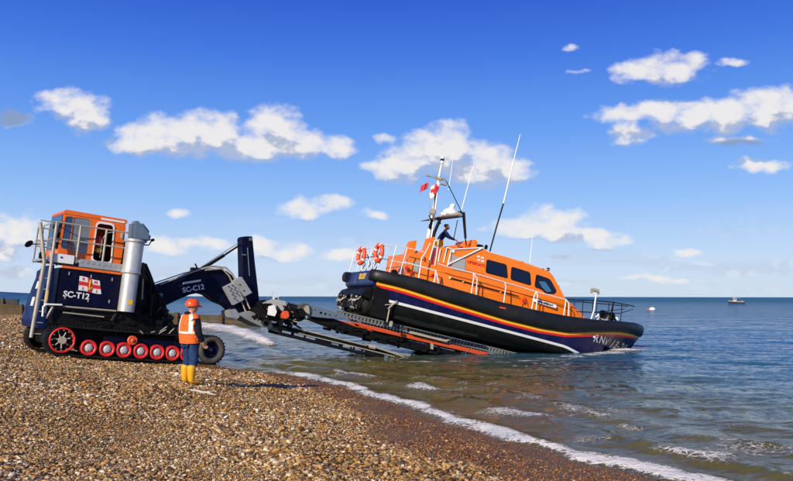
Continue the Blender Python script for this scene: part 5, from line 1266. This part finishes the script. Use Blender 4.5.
# shoulders closing over
top = rows[-1]; q.grid([top, [(x * .55 - .005, y * .62, z + .035) for x, y, z in top], [(x * .42, y * .42, z + .04) for x, y, z in top]], lambda i, j: 1 if (j in (12, 13, 19, 20, 3, 4, 28, 29) and i == 0) else 0)
q.build('hi_vis_vest', [M['hivis'], M['reflect']], per)
clothes(per, J, 'jeans', [((0, 0, .93), (.14, .12), None), (J['hip_l'], (.108, .108), 0), (J['kne_l'], .092, 1), ((.01, .14, .34), .085, 2), (J['hip_r'], (.108, .108), 0), (J['kne_r'], .092, 4), ((-.03, -.118, .34), .085, 5)], M['jeans'])
for s in ('l', 'r'):
    y = J['ank_' + s][1]; x = J['ank_' + s][0]
    clothes(per, J, 'boot', [((x + .01, y, .44), (.098, .098), None), ((x, y, .22), (.078, .078), 0), ((x, y, .075), (.062, .062), 1), ((x + .10, y * 1.06, .05), (.055, .048), 2), ((x + .175, y * 1.1, .045), (.045, .04), 3)], M['boots'])
q = MB(); hc = Vector((.035, 0, 1.71)); q.lathe([(.112, -.02), (.122, -.02), (.122, .0), (.120, .05), (.108, .095), (.080, .128), (.045, .145), (.002, .150)], hc, 30, 0, 'z'); warp(q, lambda v: Vector((hc.x + (v.x - hc.x) * 1.16, v.y, v.z + .03 * (v.x - hc.x))))
q.prism([(hc.x + .10, hc.z - .03), (hc.x + .20, hc.z - .045), (hc.x + .20, hc.z - .03), (hc.x + .12, hc.z + .01)], -.075, .075, 0, .01)
q.box((hc.x, 0, hc.z + .145), (.18, .03, .016), bev=.006); q.box((hc.x, .05, hc.z + .135), (.14, .014, .014), bev=.005); q.box((hc.x, -.05, hc.z + .135), (.14, .014, .014), bev=.005)
q.build('hard_hat', M['hathard'], per)
# crew member at the upper helm, leaning on the rail
hip = B.P(441, 240, -.45); ft = B.P(437.5, 262, -.45); wpos = B.M @ hip
cm = Matrix.Translation(wpos - Vector((.1, 0, .98))) @ Matrix.Rotation(math.radians(8), 4, 'Z')
cr = thing('person', cm, 'person in navy jacket and yellow trousers leaning at the lifeboat upper helm', 'person')
J2 = dict(pelvis=(0, 0, .90), waist=(.07, 0, 1.04), chest=(.19, 0, 1.20), collar=(.26, 0, 1.33), neck=(.30, 0, 1.40), head=(.34, 0, 1.47), face=(1, -.5, -.1),
    sho_l=(.26, .18, 1.29), elb_l=(.46, .22, 1.12), wri_l=(.68, .16, 1.02), sho_r=(.26, -.18, 1.29), elb_r=(.42, -.24, 1.08), wri_r=(.66, -.18, .98),
    hip_l=(0, .09, .86), kne_l=(.08, .12, .46), ank_l=(-.06, .12, .08), toe_l=(.08, .13, .03), hip_r=(0, -.09, .86), kne_r=(.06, -.12, .46), ank_r=(-.10, -.12, .08), toe_r=(.04, -.13, .03))
human(cr, J2)
M['crewjacket'] = fabric('navy_crew_jacket', (.008, .014, .08)); M['crewtrousers'] = fabric('yellow_trousers', (.88, .48, .02), .7)
clothes(cr, J2, 'jacket', [((.02, 0, .95), (.16, .13), None), (J2['waist'], (.165, .13), 0), (J2['chest'], (.185, .14), 1), (J2['collar'], (.12, .10), 2), (J2['sho_l'], .08, 3), (J2['elb_l'], .065, 4), (J2['wri_l'], .046, 5), (J2['sho_r'], .08, 3), (J2['elb_r'], .065, 7), (J2['wri_r'], .046, 8)], M['crewjacket'])
clothes(cr, J2, 'red_collar', [((.24, 0, 1.36), (.09, .08), None), ((.28, 0, 1.41), (.08, .075), 0)], M['sr'])
clothes(cr, J2, 'trousers', [((0, 0, .93), (.175, .14), None), (J2['hip_l'], .11, 0), (J2['kne_l'], .085, 1), (J2['ank_l'], .08, 2), (J2['hip_r'], .11, 0), (J2['kne_r'], .085, 4), (J2['ank_r'], .08, 5)], M['crewtrousers'])
for s in ('l', 'r'): clothes(cr, J2, 'boot', [(Vector(J2['ank_' + s]) + Vector((0, 0, .05)), .075, None), (Vector(J2['ank_' + s]) - Vector((0, 0, .02)), .06, 0), (J2['toe_' + s], (.05, .045), 1)], M['boots'])
q = MB(); hc = Vector((.345, 0, 1.565)); q.lathe([(.088, -.03), (.098, 0), (.09, .05), (.06, .085), (.002, .095)], hc, 22, 0, 'z'); warp(q, lambda v: Vector((v.x - .02 + (v.x - hc.x) * .15, v.y, v.z))); q.build('hair', M['hair'], cr)

# ================================================================== FAR THINGS
M['timber'] = paint('weathered_timber', (.085, .055, .024), .85, .7, dirtcol=(.05, .04, .02), scale=1.4, bump=.3)
M['timberdark'] = paint('wet_dark_timber', (.035, .03, .02), .8, .5, dirtcol=(.02, .03, .012), scale=1.4, bump=.3)
def groyne(name, A, Bp, za, zb, label, mat, cap, postz, step):
    yaw = math.atan2(Bp.y - A.y, Bp.x - A.x); F = Frame(Vector((A.x, A.y, 0)), yaw); L = (Bp - A).length; g_ = thing(name, F, label, 'groyne')
    q = MB(); n = 6
    for k in range(n):
        h0, h1 = -1.2 + k * (za + 1.2) / n, -1.2 + (k + 1) * (za + 1.2) / n - .03; g0, g1 = -1.2 + k * (zb + 1.2) / n, -1.2 + (k + 1) * (zb + 1.2) / n - .03
        q.prism([(0, h0), (L, g0), (L, g1), (0, h1)], -.1 - .015 * (k % 2), .1, 0)
    q.build('plank_wall', mat, g_)
    q = MB(); q.prism([(0, za), (L, zb), (L, zb + .16), (0, za + .16)], -.2, .2, 0, .01); q.build('capping_rail', cap, g_)
    random.seed(4)
    x = .5; i = 0
    while x < L:
        zt_ = za + (zb - za) * x / L; q = MB(); w = random.uniform(.22, .32); q.box((x, -.28, (zt_ + postz(i) - 1.2) / 2), (w, w, zt_ + postz(i) + 1.2), Matrix.Rotation(random.uniform(-.03, .03), 4, 'Y'), bev=.03); q.build('post', M['timber'], g_); x += step * random.uniform(.8, 1.15); i += 1
    return g_
GA = atdist(-20, 302, 64); GB = atdist(262, 315, 64); A_ = Vector((GA.x, 64.0, 0)); B2_ = Vector((GB.x, 63.2, 0))
groyne('timber_groyne', A_, B2_, 1.6, .45, 'brown timber groyne running into the sea behind the tractor', M['timber'], M['timber'], lambda i: (.5, .25, .3, .2)[i % 4], 3.4)
A2 = Vector((-110, 97, 0)); B3 = Vector((-44.0, 90.0, 0))
groyne('timber_groyne', A2, B3, 2.1, 1.8, 'dark far groyne at the left edge, beyond the brown one', M['timberdark'], M['timberdark'], lambda i: .3, 5)
q = MB()
# headland on the horizon at the left
xs_ = np.linspace(-6500, -2790, 60); rows = []
hh_ = [max(.5, (26 + 16 * fbm(np.array([x / 900.]), np.array([3.3]), 4)[0]) * float(sst(-2780, -3300, x)) + 2) for x in xs_]
for j, (dy, k) in enumerate(((-900, 0.), (-650, .55), (-300, .9), (0, 1.), (700, .6), (1300, 0.))):
    rows.append([(x, 6400 + dy, h * k - 1 + (0 if j in (0, 5) else 3 * float(pn(np.array([x / 160.]), np.array([j * 1.7]))[0]))) for x, h in zip(xs_, hh_)])
q.grid(rows); m, nt, b = nmat('hazed_distant_land'); co = objco(nt); nt.links.new(ramp(nt, noise(nt, co, .004, 5), [(.35, (.05, .11, .24)), (.6, (.08, .16, .30)), (.75, (.22, .28, .36))]), b.inputs['Base Color']); b.inputs['Roughness'].default_value = 1; b.inputs['Specular IOR Level'].default_value = 0  # distance haze is put into the land's blue base colour
o = q.build('hills', m); tag(o, 'low blue hills on the far shore', kind='structure')

def small_boat(px, py_water, length, name, label, hullm, cabm, mast_h, head, flip=1, cabx=.1, stripe=None):
    g_ = ground(px, py_water); F = Frame(Vector((g_.x, g_.y, .0)), head); t = thing(name, F, label, 'fishing boat' if name == 'fishing_boat' else 'motor boat')
    L = length; q = MB(); rows = []
    for i in range(15):
        u = i / 14; x = (u - .5) * L; w = L * .17 * (1 - max(0, (u - .45) / .55) ** 2.2) * (.85 + .15 * min(1, u * 4)); sh_ = L * (.13 + .07 * u ** 2.5)
        rows.append([(x, -w, sh_), (x, -w * .97, sh_ * .7), (x, -w * .9, sh_ * .2), (x - .0, -w * .6, -L * .03), (x, 0, -L * .05), (x, w * .6, -L * .03), (x, w * .9, sh_ * .2), (x, w * .97, sh_ * .7), (x, w, sh_)])
    q.grid(rows, lambda i, j: 1 if j in (0, 7) and stripe else 0); q.add(rows[0], [tuple(range(9))], 0); q.build('hull', [hullm, stripe or hullm], t)
    q = MB(); q.grid([[r[0], r[-1]] for r in rows], smooth=False); warp(q, lambda v: Vector((v.x, v.y * .96, v.z - .05))); q.build('deck', M['tan'], t)
    q = MB(); q.box((cabx * L, 0, L * .25), (L * .2, L * .2, L * .22), bev=.06); q.box((cabx * L, 0, L * .37), (L * .24, L * .23, L * .02), bev=.01); c_ = q.build('wheelhouse', cabm, t)
    q = MB(); q.box((cabx * L, -L * .101, L * .29), (L * .14, .02, L * .07)); q.box((cabx * L, L * .101, L * .29), (L * .14, .02, L * .07)); q.box((cabx * L + L * .101, 0, L * .29), (.02, L * .15, L * .07)); q.build('window', M['glass'], c_)
    q = MB(); q.tube([(cabx * L - L * .12, 0, L * .1), (cabx * L - L * .12, 0, mast_h)], .05, 6); q.tube([(cabx * L - L * .12, 0, mast_h * .75), (cabx * L - L * .38, 0, mast_h * .5)], .035, 6); q.tube([(cabx * L - L * .12, 0, mast_h * .96), (L * .46, 0, L * .2)], .012, 5); q.build('mast', M['tan'], t)
    q = MB(); q.tube([(-L * .45, -L * .13, L * .13), (-L * .45, -L * .13, L * .27), (-L * .1, -L * .15, L * .27)], .025, 6); q.tube([(-L * .45, L * .13, L * .13), (-L * .45, L * .13, L * .27), (-L * .1, L * .15, L * .27)], .025, 6)
    for k in range(4): q.box((-L * .35 + k * L * .08, (-1) ** k * L * .05, L * .17), (L * .07, L * .08, L * .07), bev=.02)
    q.build('deck_gear', M['redorange'], t); return t
small_boat(273, 306.3, 6.2, 'fishing_boat', 'white fishing boat with a tan mast seen behind the boom', M['white'], M['white'], 3.6, .5)
small_boat(348.5, 301.8, 5.0, 'motor_boat', 'small white motor boat just left of the lifeboat stern', M['white'], M['white'], 2.2, .3, stripe=M['sr'])
small_boat(736.5, 302.8, 5.6, 'fishing_boat', 'dark-hulled fishing boat at the right near the horizon', M['timberdark'], M['hub'], 3.2, 2.6, stripe=M['tan'])
g_ = ground(652.3, 309.5); t = thing('mooring_buoy', Matrix.Translation(Vector((g_.x, g_.y, 0))), 'white mooring buoy afloat to the right of the bow', 'buoy')
q = MB(); q.lathe([(.01, -.3), (.42, -.22), (.55, .05), (.50, .3), (.3, .45), (.01, .5)], (0, 0, 0), 20, 0, 'z'); q.build('float', M['white'], t)
q = MB(); q.lathe([(.01, -.2), (.2, -.12), (.26, .05), (.16, .2), (.01, .26)], (-.75, 0, 0), 16, 0, 'z'); q.tube([(-.7, 0, .05), (-.3, 0, .02)], .03, 6); q.build('pick_up_float', M['redorange'], t)
q = MB(); q.tube([(0, 0, .45), (0, 0, .62)], .03, 6); q.lathe([(.05, -.02), (.09, 0), (.05, .02)], (0, 0, .66), 14, 0); q.build('mooring_ring', M['steel'], t)
# bleached driftwood stick
pts = []
for i in range(9):
    px, py = 189 + 27 * i / 8, 391.2 + 5.2 * i / 8 + (.5 if i % 3 == 1 else 0); p = foot_ground(px, py); p.z = float(land_z(np.array([p.x]), np.array([p.y]))[0]) + .03; pts.append(p)
q = MB(); q.tube(pts, [.012, .02, .024, .022, .025, .022, .02, .016, .008], 8); M['driftwood'] = paint('bleached_wood', (.55, .48, .40), .8, .3, scale=8); o = q.build('driftwood_stick', M['driftwood']); tag(o, 'pale bleached stick lying on the shingle near the boots', 'stick')
# ================================================================== one object per separate piece
def split_pieces(o, most=20, margin=.03):
    me = o.data; nv_ = len(me.vertices)
    if nv_ > 60000 or nv_ == 0: return
    par = list(range(nv_))
    def fd(i):
        while par[i] != i: par[i] = par[par[i]]; i = par[i]
        return i
    for e in me.edges:
        a, b_ = fd(e.vertices[0]), fd(e.vertices[1])
        if a != b_: par[a] = b_
    roots = {}
    for i in range(nv_): roots.setdefault(fd(i), []).append(i)
    isl = list(roots.values())
    if len(isl) < 2 or len(isl) > 160: return
    bb = []
    for l in isl:
        c = np.array([me.vertices[i].co[:] for i in l]); bb.append((c.min(0) - margin, c.max(0) + margin))
    cl = list(range(len(isl)))
    def fc(i):
        while cl[i] != i: i = cl[i]
        return i
    for i in range(len(isl)):
        for j in range(i):
            if (bb[i][0] <= bb[j][1]).all() and (bb[j][0] <= bb[i][1]).all():
                a, b_ = fc(i), fc(j)
                if a != b_: cl[a] = b_
    gr = {}
    for i in range(len(isl)): gr.setdefault(fc(i), []).extend(isl[i])
    if not 2 <= len(gr) <= most: return
    gl = sorted(gr.values(), key=len, reverse=True)
    for k, ids in enumerate(gl):
        keep = set(ids); bm = bmesh.new(); bm.from_mesh(me); bm.verts.ensure_lookup_table()
        bmesh.ops.delete(bm, geom=[v for v in bm.verts if v.index not in keep], context='VERTS')
        m2 = me.copy(); bm.to_mesh(m2); bm.free()
        if k == 0: first = m2
        else:
            c = bpy.data.objects.new(o.name.split('.')[0], m2); COL.objects.link(c); c.parent = o.parent; c.matrix_local = o.matrix_local.copy()
            if 'label' in o.keys(): c['label'] = o['label']
    o.data = first
for o in list(COL.objects):
    if o.type == 'MESH' and o.parent is not None and not o.modifiers and not any(w in o.name for w in ('letter', 'body', 'track', 'ring', 'jacket')): split_pieces(o)
for o in list(COL.objects):
    if o.type == 'MESH' and o.name.startswith('slot'): split_pieces(o, margin=.0005)
bpy.context.view_layer.update()
